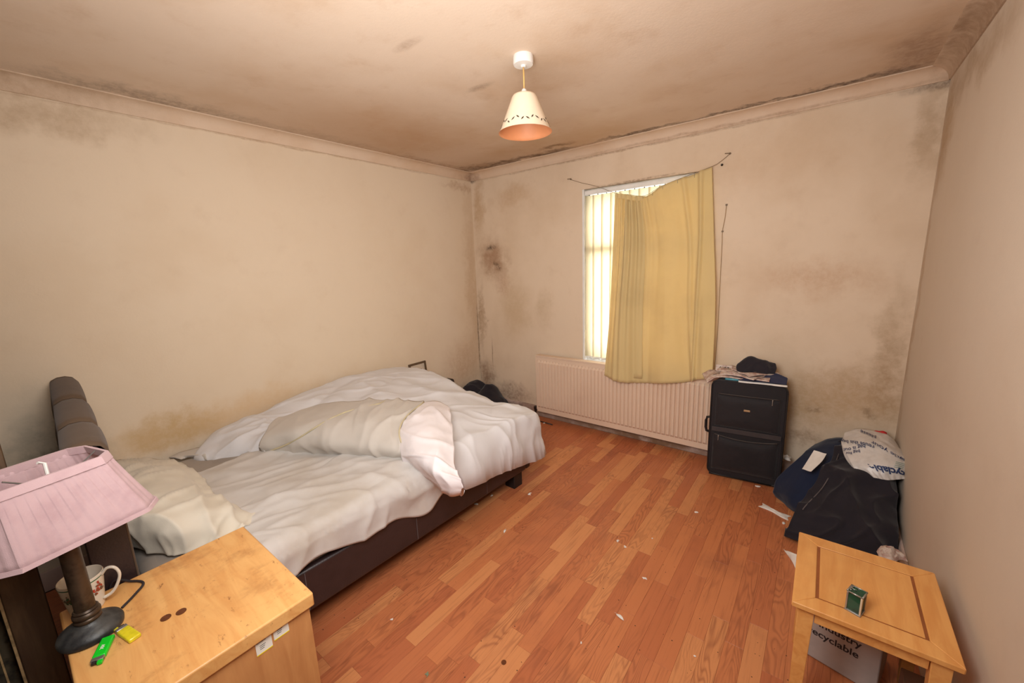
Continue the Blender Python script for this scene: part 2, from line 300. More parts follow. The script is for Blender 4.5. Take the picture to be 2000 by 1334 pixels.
lab_m = simple('label_paper', (236, 232, 220), .5, var=.02); laby_m = simple('label_yellow', (236, 206, 40), .5, var=.02)
# ---------------------------------------------------------------- room shell
fl = MB().box(-.12, W+.12, BACK-.12, .12, -.12, -.009); floor = struct('floor', fl, subfloor_m, world_origin=True)
SW, GAP = .0665, .0004; pm = {}
def plank_mesh(L):
    if L not in pm:
        b = .0004; x = SW/2-GAP/2; y = L/2-GAP/2
        vs = [(-x, -y, -.009), (x, -y, -.009), (x, y, -.009), (-x, y, -.009), (-x, -y, -b), (x, -y, -b), (x, y, -b), (-x, y, -b), (-x+b, -y+b, 0), (x-b, -y+b, 0), (x-b, y-b, 0), (-x+b, y-b, 0)]
        fs = [(8, 9, 10, 11)]+[(i, (i+1) % 4, (i+1) % 4+4, i+4) for i in range(4)]+[(i+4, (i+1) % 4+4, (i+1) % 4+8, i+8) for i in range(4)]
        me = bpy.data.meshes.new('plank'); me.from_pydata(vs, [], fs); me.materials.append(laminate_m); pm[L] = me
    return pm[L]
x = W-.008-SW/2; np_ = 0; hidden = MB()
i = 0
while x > .0:
    y = -.02; first = random.choice((.2, .3, .4, .5)) if True else 0
    while y > BACK+.01:
        L = first if first else random.choice((.35, .4, .45, .5, .55)); first = 0
        if y-L < BACK+.3: L = round(y-BACK-.004, 3)
        if L < .02: break
        if x > 1.27 and y > -3.0 and not (x < 1.75 and y < -2.75):
            o = bpy.data.objects.new('plank', plank_mesh(L)); COL.objects.link(o); o.parent = floor; o.location = (x, y-L/2, 0); np_ += 1
        else: hidden.box(x-SW/2+GAP/2, x+SW/2-GAP/2, y-L+GAP/2, y-GAP/2, -.009, 0)
        y -= L
    x -= SW; i += 1
h = build('plank', hidden, laminate_m, floor, local=True); h['kind'] = 'stuff'
print('planks', np_)
struct('ceiling', MB().box(-.12, W+.12, BACK-.12, .12, H, H+.1), ceiling_m, world_origin=True)
struct('wall_left', MB().box(-.12, 0, BACK-.12, .12, -.12, H), left_m, world_origin=True)
struct('wall_right', MB().box(W, W+.12, BACK-.12, .12, -.12, H), right_m, world_origin=True)
struct('wall_back', MB().box(0, W, BACK-.12, BACK, -.12, H), back_m, world_origin=True)
WX0, WX1, WZ0, WZ1 = 1.272, 2.255, .60, 2.10
wf = MB().box(0, WX0, 0, .12, -.12, H).box(WX1, W, 0, .12, -.12, H).box(WX0, WX1, 0, .12, -.12, WZ0).box(WX0, WX1, 0, .12, WZ1, H)
struct('wall_front', wf, front_m, world_origin=True)
# coving: concave sweep with a lip at both edges
def coving(name, a, b, inward):
    a = Vector(a); b = Vector(b); n = Vector(inward); D = .082; hgt = H-cz
    prof = [(0, -.0), (0.0, -hgt), (.007, -hgt), (.009, -hgt+.006)]+[(.009+(D-.02)*(1-math.cos(t*PI/2)), -hgt+.006+(hgt-.012)*math.sin(t*PI/2)) for t in (.2, .4, .6, .8, 1)]+[(D-.006, -.006), (D, -.005), (D, 0)]
    m = MB(); vs = [a+n*p+Vector((0, 0, H+q)) for p, q in prof]+[b+n*p+Vector((0, 0, H+q)) for p, q in prof]; k = len(prof)
    m.add(vs, [(i, i+1, k+i+1, k+i) for i in range(k-1)]+[tuple(range(k)), tuple(range(2*k-1, k-1, -1))]); return struct(name, m, cornice_m, smooth=30, world_origin=True)
coving('trim_1', (0, BACK, 0), (0, 0, 0), (1, 0, 0)); coving('trim_2', (0, 0, 0), (W, 0, 0), (0, -1, 0)); coving('trim_3', (W, BACK, 0), (W, 0, 0), (-1, 0, 0)); coving('trim_4', (0, BACK, 0), (W, BACK, 0), (0, 1, 0))
def base(name, poly, a, b, ax): struct(name, MB().prism(poly, a, b, ax), skirt_m, world_origin=True, bevel=.002)
base('baseboard_front', [(-.001, 0), (-.018, 0), (-.018, .085), (-.012, .1), (-.001, .102)], 0, W, 'x')
base('baseboard_left', [(.001, 0), (.018, 0), (.018, .085), (.012, .1), (.001, .102)], BACK, 0, 'y')
base('baseboard_right', [(W-.001, 0), (W-.018, 0), (W-.018, .085), (W-.012, .1), (W-.001, .102)], BACK, 0, 'y')
# window
wn = MB(); fw = .045
wn.box(WX0, WX0+fw, .05, .11, WZ0, WZ1).box(WX1-fw, WX1, .05, .11, WZ0, WZ1).box(WX0+fw, WX1-fw, .05, .11, WZ1-fw, WZ1).box(WX0+fw, WX1-fw, .05, .11, WZ0, WZ0+fw)
tz = at(1175, 487, y=.08).z
wn.box(WX0+fw, WX1-fw, .052, .108, tz-.03, tz+.03).box(1.77, 1.82, .052, .108, WZ0+fw, tz-.03)
win = struct('window_1', wn, white_m, bevel=.003, world_origin=True)
for (x0, x1, z0, z1) in ((WX0+fw, WX1-fw, tz+.03, WZ1-fw), (WX0+fw, 1.77, WZ0+fw, tz-.03), (1.82, WX1-fw, WZ0+fw, tz-.03)):
    build('pane', MB().box(x0, x1, .078, .082, z0, z1), glass_m, win)
build('reveal_lining', MB().box(WX0-.006, WX0+.012, -.004, .05, WZ0, WZ1).box(WX1-.012, WX1+.004, -.004, .05, WZ0, WZ1), white_m, win, bevel=.002)
build('window_sill', MB().box(WX0-.02, WX1+.02, -.03, .05, WZ0-.012, WZ0+.012), simple('sill_paint', (224, 208, 190), .5), win, bevel=.004)
# ---------------------------------------------------------------- vertical blind
vb = thing('vertical_blind', 'cream vertical slat blind hanging inside the window behind the yellow curtain', 'blind', (1.79, .02, 2.09))
build('headrail', MB().box(WX0+.015, WX1-.015, 0, .035, 2.052, 2.086), white_m, vb, bevel=.003)
xs = WX0+.05
while xs < WX1-.04:
    for q in (0,):
        M = T(xs, .018, 0, rz=math.radians(13)); m = sheet(lambda u, v: M@Vector(((u-.5)*.089, .004*math.sin(u*PI), .665+v*(2.048-.665))), 5, 8); ob = build('slat', m, blind_m, vb, smooth=1)
        so = ob.modifiers.new('s', 'SOLIDIFY'); so.thickness = .0008
        build('hanger', MB().box(xs-.003, xs+.003, .012, .024, 2.046, 2.054), dmetal_m, ob)
        build('weight', MB().box(-.04, .04, -.002, .004, .655, .672, M), white_m, ob)
    xs += .0775
build('bead_chain', MB().tube([(WX0+.055+.0775*i*.5, .006+.006*(i % 2), .662-.012*(i % 2)) for i in range(26)], .0018, 6).tube([(WX0+.022, .0, 2.05-.02*i) for i in range(58)], .0016, 5), metal_m, vb)
# ---------------------------------------------------------------- radiator
RX0, RX1, RZ0, RZ1, RY = .812, 2.40, .082, .635, -.1
ra = thing('radiator', 'long cream ribbed panel radiator below the window', 'radiator', (1.6, -.07, 0))
m = MB(); npitch = 46; pw = (RX1-RX0-.03)/npitch; pro = [(RX0, .0), (RX0+.013, .0)]
for i in range(npitch):
    x0 = RX0+.015+i*pw; pro += [(x0, 0), (x0+pw*.2, .009), (x0+pw*.72, .009), (x0+pw*.92, 0)]
pro += [(RX1-.013, 0), (RX1, 0)]
zs = [(RZ0+.001, 0), (RZ0+.045, 0), (RZ0+.062, 1), (RZ1-.055, 1), (RZ1-.035, 0), (RZ1-.001, 0)]
vs = []
for z, kf in zs: vs += [(px, RY+.008-d*kf*1.5, z) for px, d in pro]
n = len(pro); m.add(vs, [(j*n+i, j*n+i+1, (j+1)*n+i+1, (j+1)*n+i) for j in range(len(zs)-1) for i in range(n-1)]); m.box(RX0, RX1, RY+.0085, RY+.022, RZ0, RZ1)
build('ribbed_panel', m, radiator_m, ra, smooth=20)
build('top_cover', MB().box(RX0-.004, RX1+.004, RY+.002, -.03, RZ1, RZ1+.012).box(RX0-.005, RX0, RY+.003, -.03, RZ0+.02, RZ1).box(RX1, RX1+.005, RY+.003, -.03, RZ0+.02, RZ1), radiator_m, ra, bevel=.002)
for xx in (RX0+.25, RX1-.25): build('bracket', MB().box(xx-.02, xx+.02, RY+.022, -.001, .2, .5), metal_m, ra)
build('valve', MB().lathe([(.012, 0), (.014, .02), (.018, .025), (.018, .05), (.012, .055)], (RX0-.03, RY+.02, .07), 14).tube([(RX0-.03, RY+.02, 0), (RX0-.03, RY+.02, .08)], .008).tube([(RX0-.03, RY+.02, .1), (RX0+.01, RY+.02, .1)], .009), dmetal_m, ra, smooth=40)
tag(build('cleaning_rod', MB().tube([(.80, -.135, .006), (1.02, -.15, .006)], .005), dmetal_m, smooth=1), 'short dark rod lying on the floor under the left end of the radiator', 'rod')
# ---------------------------------------------------------------- curtain, hanging wire, nails, aerial cable
top = [at(px, py, y=-.035) for px, py in ((1201, 378), (1218, 379), (1240, 383), (1264, 382), (1285, 368), (1315, 354), (1350, 342), (1391, 326))]
mid1 = [at(px, py, y=-.05) for px, py in ((1197, 470), (1216, 470), (1244, 470), (1275, 470), (1300, 468), (1330, 464), (1362, 460), (1395, 455))]
mid2 = [at(px, py, y=-.085) for px, py in ((1190, 600), (1208, 600), (1238, 602), (1270, 604), (1300, 604), (1330, 602), (1364, 600), (1398, 596))]
bot = [at(px, py, y=-.145) for px, py in ((1178, 734), (1203, 744), (1236, 748), (1268, 749), (1302, 748), (1338, 747), (1364, 741), (1392, 738))]
cf = net([top, mid1, mid2, bot])
def cdisp(p, u, v):
    g = math.exp(-((u-.22)/.17)**2); t = (1-v)**1.2
    d = g*(.014*t+.006)*math.sin(u*95)+.018*math.sin(u*17+v*1.5)*(.3+v)+.009*noise.noise(Vector((u*14, v*3, 1)))
    d += -.028*math.exp(-((u-(.93-.13*v))/.016)**2)-.020*math.exp(-((u-(.80-.02*v))/.02)**2)+.012*math.exp(-((u-.30)/.03)**2)*v
    d += .003*ridge((u*1.0, v*1.5, 0), 6, 0.2, 3, 5)
    return d
ct = thing('curtain', 'yellow cotton curtain sagging off its wire across the window', 'curtain', (1.85, -.09, .57))
cu = build('fabric', sheet(cf, 150, 70, cdisp), yellow_m, ct, smooth=1); cu.modifiers.new('s', 'SOLIDIFY').thickness = .0015
cb = sheet(lambda u, v: cf(.16+.20*u-.05*v*(1-u), .04+.94*v)+Vector((0, .012, 0)), 30, 40, lambda p, u, v: .003*math.sin(u*20))
cb = build('folded_back_edge', cb, yellow_m, ct, smooth=1); cb.modifiers.new('s', 'SOLIDIFY').thickness = .0015
build('heading_tape', sheet(lambda u, v: cf(.02+.36*u, .0+.035*v)+Vector((0, -.012, 0)), 60, 4, lambda p, u, v: .004*math.sin(u*34)), yellow_m, ct, smooth=1)
for u in (.03, .1, .2, .3, .38, .5, .62, .75, .88):
    p = cf(u, .01)+Vector((0, -.002, 0)); build('hook', MB().tube([p+Vector((0, 0, -.012)), p+Vector((0, -.004, 0)), p+Vector((0, .004, .012)), p+Vector((0, .008, .006))], .0012, 6), metal_m, ct, smooth=1)
wl = [at(1115, 351, y=-.006), at(1135, 357, y=-.012), at(1165, 364, y=-.02)]+[cf(u, 0)+Vector((0, -.001, .003)) for u in (.02, .2, .4, .6, .8, 1)]+[at(1408, 315, y=-.02), at(1425, 301, y=-.006)]
tag(build('curtain_wire', MB().tube([cr(wl, t/60) for t in range(61)], .0016, 6), wire_m, smooth=1), 'sagging curtain wire strung between two nails above the window', 'wire')
for px, py, lab in ((1115, 350, 'nail left of the window holding the curtain wire'), (1426, 300, 'nail right of the window top holding the curtain wire')):
    p = at(px, py, y=0); tag(build('nail', MB().lathe([(.007, 0), (.007, .002), (.0025, .003), (.0025, .022)], p, 12, Matrix.Rotation(PI/2, 4, 'X')).tube([p+Vector((.004, -.01, 0)), p+Vector((-.03, -.008, .004))], .003), wire_m, smooth=40), lab, 'nail')
p = at(1410, 322, y=-.01); tag(build('screw_eye', MB().lathe([(.006, -.004), (.008, 0), (.004, .006), (.003, .02)], p, 12, Matrix.Rotation(PI/2, 4, 'X')), dmetal_m, smooth=40), 'small dark screw hook in the wall at the top right corner of the curtain', 'hook')
cbp = [at(px, py, y=-.006) for px, py in ((1419, 400), (1416, 425), (1411, 452), (1410, 480), (1406, 560), (1402, 640), (1397, 700), (1392, 742), (1388, 780))]
cbl = thing('aerial_cable', 'thin dirty cable running down the wall right of the curtain', 'cable', cbp[-1])
build('cable', MB().tube([cr(cbp, t/50) for t in range(51)], .0022, 6), cable_m, cbl, smooth=1)
for q in (cbp[0], cbp[2]): build('cable_clip', MB().box(q.x-.006, q.x+.006, -.010, -.001, q.z-.005, q.z+.005), wire_m, cbl, bevel=.001)
# ---------------------------------------------------------------- pendant
PX, PY = 1.80, -1.555
pl = thing('pendant_light', 'cream metal cone pendant light hanging from the middle of the ceiling', 'lamp', (PX, PY, 2.09))
build('ceiling_rose', MB().lathe([(.044, H), (.045, H-.006), (.045, H-.03), (.042, H-.036), (.012, H-.038), (.01, H-.046)][::-1], (PX, PY, 0), 40), bulbholder_m, pl, smooth=35)
zt, zb, rt, rbm = 2.258, 2.10, .047, .122
build('flex', MB().tube([(PX, PY, H-.04), (PX+.001, PY, 2.33), (PX, PY, zt+.01)], .0035, 8), cord_m, pl, smooth=1)
build('lamp_holder', MB().lathe([(.02, zt-.05), (.02, zt-.003), (.013, zt+.004), (.011, zt+.02), (.005, zt+.026)], (PX, PY, 0), 20), bulbholder_m, pl, smooth=35)
ls = build('lamp_shade', MB().lathe([(rbm, zb), (rbm-.008, zb+.01), (rt+.01, zt-.012), (rt+.004, zt-.003), (rt-.005, zt), (.018, zt)], (PX, PY, 0), 64, caps=False), cream_sh, pl, smooth=40)
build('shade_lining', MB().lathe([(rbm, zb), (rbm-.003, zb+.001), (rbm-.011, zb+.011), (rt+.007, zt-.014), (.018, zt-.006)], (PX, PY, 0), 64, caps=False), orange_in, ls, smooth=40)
lv = MB(); NL = 30
for i in range(NL):
    a = 2*PI*i/NL; zz = zb+.030+.010*math.sin(i*1.9)+.004*((i*7) % 3); rr = rbm-.008-(zz-zb-.01)*((rbm-.008-rt-.01)/(zt-zb-.022))+.0012
    til = (.9 if i % 2 else -.7); L_ = .0105; w_ = .0034
    ca = Vector((math.cos(a), math.sin(a), 0)); ta = Vector((-math.sin(a), math.cos(a), 0)); sl = Vector((-ca.x*.55, -ca.y*.55, 1)).normalized()
    d1 = ta*math.cos(til)+sl*math.sin(til); d2 = -ta*math.sin(til)+sl*math.cos(til); c0 = Vector((PX, PY, zz))+ca*rr; nn = d1.cross(d2)*.0006
    pts = [c0-d1*L_, c0+d2*w_, c0+d1*L_, c0-d2*w_]; lv.add([q-nn for q in pts]+[q+nn for q in pts], [(0, 1, 2, 3), (7, 6, 5, 4)]+[(j, (j+1) % 4, (j+1) % 4+4, j+4) for j in range(4)])
lo = build('leaf_border', lv, simple('dark_leaf_cutouts', (74, 58, 44), .7), ls); lo['label'] = 'dark leaf cut-outs round the lower rim'
# ---------------------------------------------------------------- bed
BO = Vector((.06, -3.09, 0)); BR_ = math.radians(-2.4); BW, BL = 1.285, 2.06
bed = thing('bed', 'low double bed with dark brown leather frame and brown channelled headboard', 'bed', BO, BR_)
MB_ = MW[bed.name]
def bp(u, v, z): return MB_@Vector((u, v, z))
def bbox_(u0, u1, v0, v1, z0, z1): return MB().box(u0, u1, v0, v1, z0, z1, MB_)
build('side_rail', bbox_(BW-.045, BW, .10, BL-.051, .12, .315), leather_m, bed, bevel=.012); build('side_rail', bbox_(0, .045, .10, BL-.051, .12, .315), leather_m, bed, bevel=.012)
build('foot_rail', bbox_(0, BW, BL-.05, BL, .12, .315), leather_m, bed, bevel=.012)
build('slat_base', bbox_(.046, BW-.046, .10, BL-.052, .17, .2), leg_m, bed)
for (u, v) in ((.03, .2), (BW-.12, .2), (.03, BL-.14), (BW-.12, BL-.14)): build('leg', MB().prism([(u, v), (u+.085, v), (u+.085, v+.085), (u, v+.085)], 0, .12, 'z', MB_), leg_m, bed, bevel=.004)
for q in (.55, 1.1, 1.62): build('seam', bbox_(BW, BW+.0018, q, q+.003, .13, .305), simple('seam_thread', (96, 84, 84), .7), bed)
bnd = [-.01, .56, .98, BW]; nch = 3
hb = MB()
build('headboard_core', bbox_(-.01, BW, 0.006, .04, .1, 1.02), leather_m, bed, bevel=.01)
for i in range(nch):
    u0, u1 = bnd[i], bnd[i+1]
    def hf(a, b, u0=u0, u1=u1):
        # a across the channel, b from lower front over the top to the back
        L1 = .85; path = b*(L1+.12+.10)
        fat = .007*math.sin(a*PI)**.35 if 0 < a < 1 else 0
        if path < L1: y, z, ny, nz = .095, .18+path, 1, 0
        else:
            an = min(1, (path-L1)/.22)*PI; y = .05+.045*math.cos(an); z = 1.03+.03*math.sin(an)-.0*an; ny, nz = math.cos(an), math.sin(an)
            if path-L1 > .19: z -= (path-L1-.19)*2
        return MB_@Vector((u0+(u1-u0)*a, y+ny*fat, z+nz*fat))
    build('channel_panel', sheet(hf, 9, 26), suede_m, bed, smooth=1).modifiers.new('s', 'SOLIDIFY').thickness = .002
build('headboard_end', MB().prism([(.01, .1), (.09, .1), (.094, 1.02), (.075, 1.05), (.05, 1.058), (.02, 1.045), (.01, 1.02)], BW-.001, BW+.004, 'x', MB_), leather_m, bed)
mt = tag(build('mattress', bbox_(.03, BW-.03, .11, BL-.06, .203, .485), mattress_m, bevel=.05, seg=5), 'grey mattress on the bed frame, bare by the wall at the head end', 'mattress')
# sheet
def shf(s, t):
    v = .37+t*(1.18); u0 = .26+.10*math.sin(v*4)-.12*max(0, v-.9); u0 = max(.04, u0)
    e = BW-.035; L0 = .20+.03*math.sin(v*7.1)+.02*math.sin(v*17+1); Ltot = (e-u0)+L0; d = s*Ltot
    if d < e-u0: return bp(u0+d, v, .490)
    r = d-(e-u0); rad = .045
    if r < rad*PI/2: a = r/rad; return bp(e+rad*math.sin(a), v, .490-rad+rad*math.cos(a))
    return bp(e+rad+.006+.012*math.sin(v*23)*(r-.07)*6, v, .490-rad-(r-rad*PI/2))
def shd(p, s, t):
    e = .002+.013*ridge(p, 5, .75, 4, 3)+.009*ridge(p, 9, 1.1, 4, 8)+.008*(fbm(p, 5)+.3)
    if .5 < s < .82: e += .022*ridge(p, 3.6, .95, 4.5, 11)
    c = bp(.42, .95, 0); d = math.hypot(p[0]-c.x, p[1]-c.y)
    if d < .5: e += .012*max(0, math.sin(math.atan2(p[1]-c.y, p[0]-c.x)*11))*math.exp(-d*5)*min(1, d*12)
    return -abs(e) if False else max(.001, e)
st_ = sheet(lambda s, t: shf(s, t), 110, 150, shd)
o = tag(build('bed_sheet', st_, sheet_m, smooth=1), 'grubby off-white sheet wrinkled over the mattress and hanging off its near side', 'sheet'); so = o.modifiers.new('s', 'SOLIDIFY'); so.thickness = .0015; so.offset = 1
# duvet
dz = tps([(.03, -2.5, .55), (.05, -2.3, .60), (.05, -2.06, .645), (.05, -1.75, .70), (.06, -1.5, .705), (.1, -1.15, .675), (.35, -1.2, .675), (.5, -1.1, .65), (.78, -1.07, .575), (1.02, -1.06, .53),
    (1.38, -1.03, .51), (1.45, -1.3, .53), (1.40, -1.6, .54), (1.15, -1.4, .55), (.85, -1.35, .62), (1.0, -1.75, .56), (.6, -1.7, .64), (.5, -2.1, .575), (.28, -2.5, .565), (.3, -2.3, .59), (.8, -2.0, .545)])
headc = [Vector(q) for q in ((.03, -2.53, 0), (.22, -2.62, 0), (.40, -2.42, 0), (.75, -2.12, 0), (1.15, -1.88, 0), (1.47, -1.78, 0))]
footc = [Vector(q) for q in ((.03, -1.0, 0), (.4, -.97, 0), (.8, -.95, 0), (1.2, -.94, 0), (1.42, -.945, 0), (1.50, -1.02, 0))]
def duf(s, t):
    a = cr(headc, s); b = cr(footc, s); p = a.lerp(b, t)
    z = dz(min(p.x, 1.42), p.y)
    eR = (1-s)*1.4; eF = (1-t)*1.2; eH = t*1.2; eL = s*1.3
    def rnd_(e, w): return math.sqrt(max(0, 1-(1-min(1, e/w))**2))
    z = .47+(z-.47)*rnd_(eH, .11)*(.35+.65*rnd_(eL, .06))
    zr = .31-.12*t; z = zr+(z-zr)*rnd_(eR, .12)
    z = .20+(z-.20)*rnd_(eF, .10)
    return Vector((p.x, p.y, z))
def dud(p, s, t):
    k = .024*(fbm(p, 3.4, 2)+.1)+.014*ridge(p, 4, .4, 3, 2)+.009*ridge(p, 8, 1.0, 3, 6)-.010*ridge(p, 3, 1.9, 3, 44)
    if p.x > 1.15: k += .014*ridge((p.x, p.y, p.z), 6, .1, 2.2, 4)*min(1, (p.x-1.15)*6)
    if p.y < -2.25: k += .012*ridge(p, 9, 1.5, 3, 14)
    k *= min(1, s*14+.1); return k
du = sheet(duf, 150, 150, dud, lambda p, c: Vector((p.x+(c.x-p.x)*.07, p.y+(c.y-p.y)*.05, p.z-.015)), close=False)
for q in du.v:
    if q.x < .006: q.x = .006
tag(build('duvet', du, duvet_m, smooth=1), 'large white duvet heaped against the wall and over the foot of the bed', 'duvet')
# beige turned-back cover lying on the duvet
R = [[(508, 884, .493), (560, 886, .493), (620, 886, .493), (690, 892, .493), (750, 896, .493), (795, 902, .495)],
     [(506, 870, .55), (556, 866, .57), (620, 865, .585), (690, 869, .59), (750, 872, .59), (790, 882, .57)],
     [(518, 848, .60), (563, 840, .64), (625, 832, .66), (690, 827, .67), (745, 827, .67), (779, 846, .635)],
     [(532, 826, .61), (580, 812, .645), (640, 803, .675), (700, 800, .69), (760, 800, .69), (793, 815, .66)],
     [(548, 812, .60), (600, 795, .625), (650, 786, .65), (712, 783, .67), (775, 782, .675), (828, 786, .66)]]
rf = net([[at(a, b, z=c) for a, b, c in r] for r in R])
def rdisp(p, u, v): return .006*(fbm(p, 5))+.012*ridge(p, 6, 1.9, 3, 9)*(.5+u)+(.010*ridge((u*1.2, v*.4, 0), 7, 1.45, 3, 2) if u > .6 else 0)
rl = thing('turned_back_cover', 'beige duvet cover section rolled back across the middle of the bed', 'bedspread', at(650, 885, z=.49))
fb_ = sheet(rf, 110, 50, lambda p, u, v: -rdisp(p, u, v) if False else rdisp(p, u, v), drop(.47, .03))
build('cover', fb_, beige_m, rl, smooth=1)
up = Vector((0, 0, .006))
def onr(pts): return [cr([Vector(q+(0,)) for q in pts], t/40) for t in range(41)]
m = MB()
m.tube([rf(q.x, q.y)+up+Vector((.006, -.003, 0)) for q in onr([(.06, .03), (.22, .22), (.36, .45), (.5, .66), (.62, .78), (.8, .93)])], .0042, 8)
m.tube([rf(.995, t/30)+Vector((.010, -.002, .006)) for t in range(31)], .0042, 8)
m.tube([rf(q.x, q.y)+up for q in onr([(.62, .78), (.7, .86), (.74, .97)])], .0035, 8)
build('piping', m, piping_m, rl, smooth=1)
# white quilt fold on the right
R = [[(812, 792, .655), (835, 784, .655), (858, 784, .64), (874, 794, .62)], [(796, 812, .655), (822, 806, .675), (852, 808, .67), (880, 824, .625)],
     [(780, 846, .63), (810, 842, .665), (848, 848, .665), (884, 864, .615)], [(783, 882, .575), (812, 882, .625), (852, 890, .63), (888, 906, .585)],
     [(802, 908, .51), (830, 916, .57), (862, 926, .58), (900, 938, .54)], [(838, 936, .47), (862, 949, .485), (886, 958, .49), (908, 958, .48)]]
qf = net([[at(a, b, z=c) for a, b, c in r] for r in R])
qm = sheet(qf, 60, 80, lambda p, u, v: -(.006*fbm(p, 7)+.012*ridge(p, 7, 2.2, 2.5, 17)+.010*ridge((u*.4, v*.9, 0), 6, .2, 2.5, 1)), drop(.45, .02))
qo = tag(build('quilt', qm, quilt_m, smooth=1), 'puffy pinkish-white quilt end poking out beside the beige cover', 'quilt')
# pillow
R = [[(150, 905, .50), (215, 893, .51), (275, 897, .515), (335, 900, .50), (372, 918, .492)], [(150, 925, .56), (225, 915, .60), (290, 915, .61), (345, 920, .585), (392, 942, .51)],
     [(150, 960, .60), (230, 950, .645), (305, 950, .655), (365, 955, .62), (425, 972, .52)], [(160, 1000, .60), (240, 990, .645), (320, 992, .65), (395, 992, .61), (470, 995, .515)],
     [(190, 1030, .56), (255, 1030, .60), (330, 1035, .60), (410, 1025, .56), (500, 1003, .495)], [(225, 1055, .50), (270, 1070, .505), (330, 1082, .50), (410, 1065, .497), (490, 1030, .492)]]
pf = net([[at(a, b, z=c) for a, b, c in r] for r in R])
pw_ = sheet(pf, 90, 80, lambda p, u, v: -(.008*fbm(p, 6)+.018*ridge(p, 6, .5, 3, 3)+.012*ridge(p, 10, 2.2, 2.6, 31)), drop(.488, .03))
for q in pw_.v: q.x = max(q.x, .02)
tag(build('pillow', pw_, pillow_m, smooth=1), 'crumpled cream pillow at the head of the bed beside the pink lamp', 'pillow')
# loose corner of the cover by the wall
R = [[(330, 893, .492), (352, 884, .50), (375, 877, .51), (400, 872, .52)], [(342, 894, .495), (358, 890, .50), (380, 888, .51), (402, 886, .515)], [(352, 897, .490), (362, 893, .492), (384, 892, .495), (405, 897, .495)]]
ff = net([[at(a, b, z=c) for a, b, c in r] for r in R])
tag(build('cover_corner', sheet(ff, 24, 14, lambda p, u, v: -.004*ridge(p, 14, .3, 2, 1), drop(.487, .004)), beige_m, smooth=1), 'small beige cloth corner on the bare mattress by the left wall', 'cloth')
# ---------------------------------------------------------------- behind the bed foot
pfm = thing('picture_frame', 'thin dark picture frame tucked upright between the duvet and the left wall', 'picture', (.04, -.87, .385))
FM = T(.036, -1.02, .385, rz=0, ry=math.radians(-5.2)); fy0, fy1, fh = .05, .245, .262
for b in ((-.012, .004, fy0, fy0+.018, 0, fh), (-.012, .004, fy1-.018, fy1, 0, fh), (-.012, .004, fy0+.018, fy1-.018, fh-.018, fh), (-.012, .004, fy0+.018, fy1-.018, 0, .018)): build('frame_bar', MB().box(*b, FM), frame_m, pfm, bevel=.002)
build('print', MB().box(-.010, -.004, fy0+.018, fy1-.018, .018, fh-.018, FM), simple('mount_card', (206, 190, 170), .6), pfm)
build('print_mark', MB().box(-.0042, -.0035, .155, .195, fh-.075, fh-.066, FM).box(-.0042, -.0035, .16, .19, fh-.09, fh-.083, FM), ink_m, pfm)
R = [[Vector((.04+.11*u, -.62+.0*u, z)) for u in (0, .5, 1)] for z in (0.0,)]
dk = MB().prism([(-.66, 0), (-.52, 0), (-.50, .30), (-.52, .415), (-.57, .425), (-.60, .40), (-.64, .405), (-.66, .3)], .03, .12, 'x'); tag(build('shoulder_bag', dk, simple('dark_bag', (48, 38, 32), .7, bump=.3), bevel=.015, seg=3), 'small dark brown bag between the bed foot and the left wall', 'bag')
R = [[(.06, -.42, .20), (.14, -.44, .235), (.22, -.44, .18), (.32, -.44, .15), (.42, -.42, .10), (.50, -.40, .04)], [(.05, -.28, .29), (.13, -.28, .31), (.22, -.28, .24), (.30, -.28, .29), (.42, -.28, .19), (.50, -.28, .07)], [(.05, -.16, .28), (.13, -.15, .29), (.22, -.14, .24), (.30, -.14, .27), (.42, -.15, .17), (.48, -.16, .06)], [(.06, -.08, .15), (.13, -.08, .16), (.22, -.07, .14), (.30, -.07, .14), (.40, -.07, .1), (.46, -.08, .04)]]
jf = net([[Vector(q)-Vector((0, 0, .01)) for q in r] for r in R])
tag(build('black_jacket', sheet(jf, 50, 40, lambda p, u, v: .02*ridge(p, 8, .8, 2, 5)+.01*fbm(p, 9), drop(.003, 0)), blackw_m, smooth=1), 'black jacket in a heap on the floor in the far left corner', 'jacket')
# ---------------------------------------------------------------- bedside cabinet and what stands on it
CX0, CX1, CY0, CY1, CZ = 1.374, 1.884, -3.214, -2.768, .63
bc = thing('bedside_cabinet', 'scratched light wood bedside cabinet in the foreground beside the bed head', 'cabinet', ((CX0+CX1)/2, (CY0+CY1)/2, 0))
build('cabinet_top', MB().box(CX0, CX1, CY0, CY1, CZ-.042, CZ), cab_m, bc, bevel=.005, seg=3)
for x0, x1 in ((CX1-.028, CX1-.010), (CX0+.010, CX0+.028)): build('side_panel', MB().box(x0, x1, CY0+.012, CY1-.012, 0, CZ-.038), cabs_m, bc, bevel=.0015)
build('back_panel', MB().box(CX0+.028, CX1-.028, CY0+.012, CY0+.02, .03, CZ-.038), cabs_m, bc)
build('bottom_panel', MB().box(CX0+.028, CX1-.028, CY0+.02, CY1-.03, .05, .066), cabs_m, bc)
for j in range(2):
    z0 = .07+j*.258; d = build('drawer', MB().box(CX0+.03, CX1-.03, CY1-.03, CY1-.012, z0, z0+.25), cabs_m, bc, bevel=.002)
    build('knob', MB().lathe([(.006, 0), (.006, .012), (.014, .018), (.014, .026), (.006, .03)], ((CX0+CX1)/2, CY1-.012, z0+.105), 18, Matrix.Rotation(-PI/2, 4, 'X')), brass_m, d, smooth=40)
Xs = CX1-.010
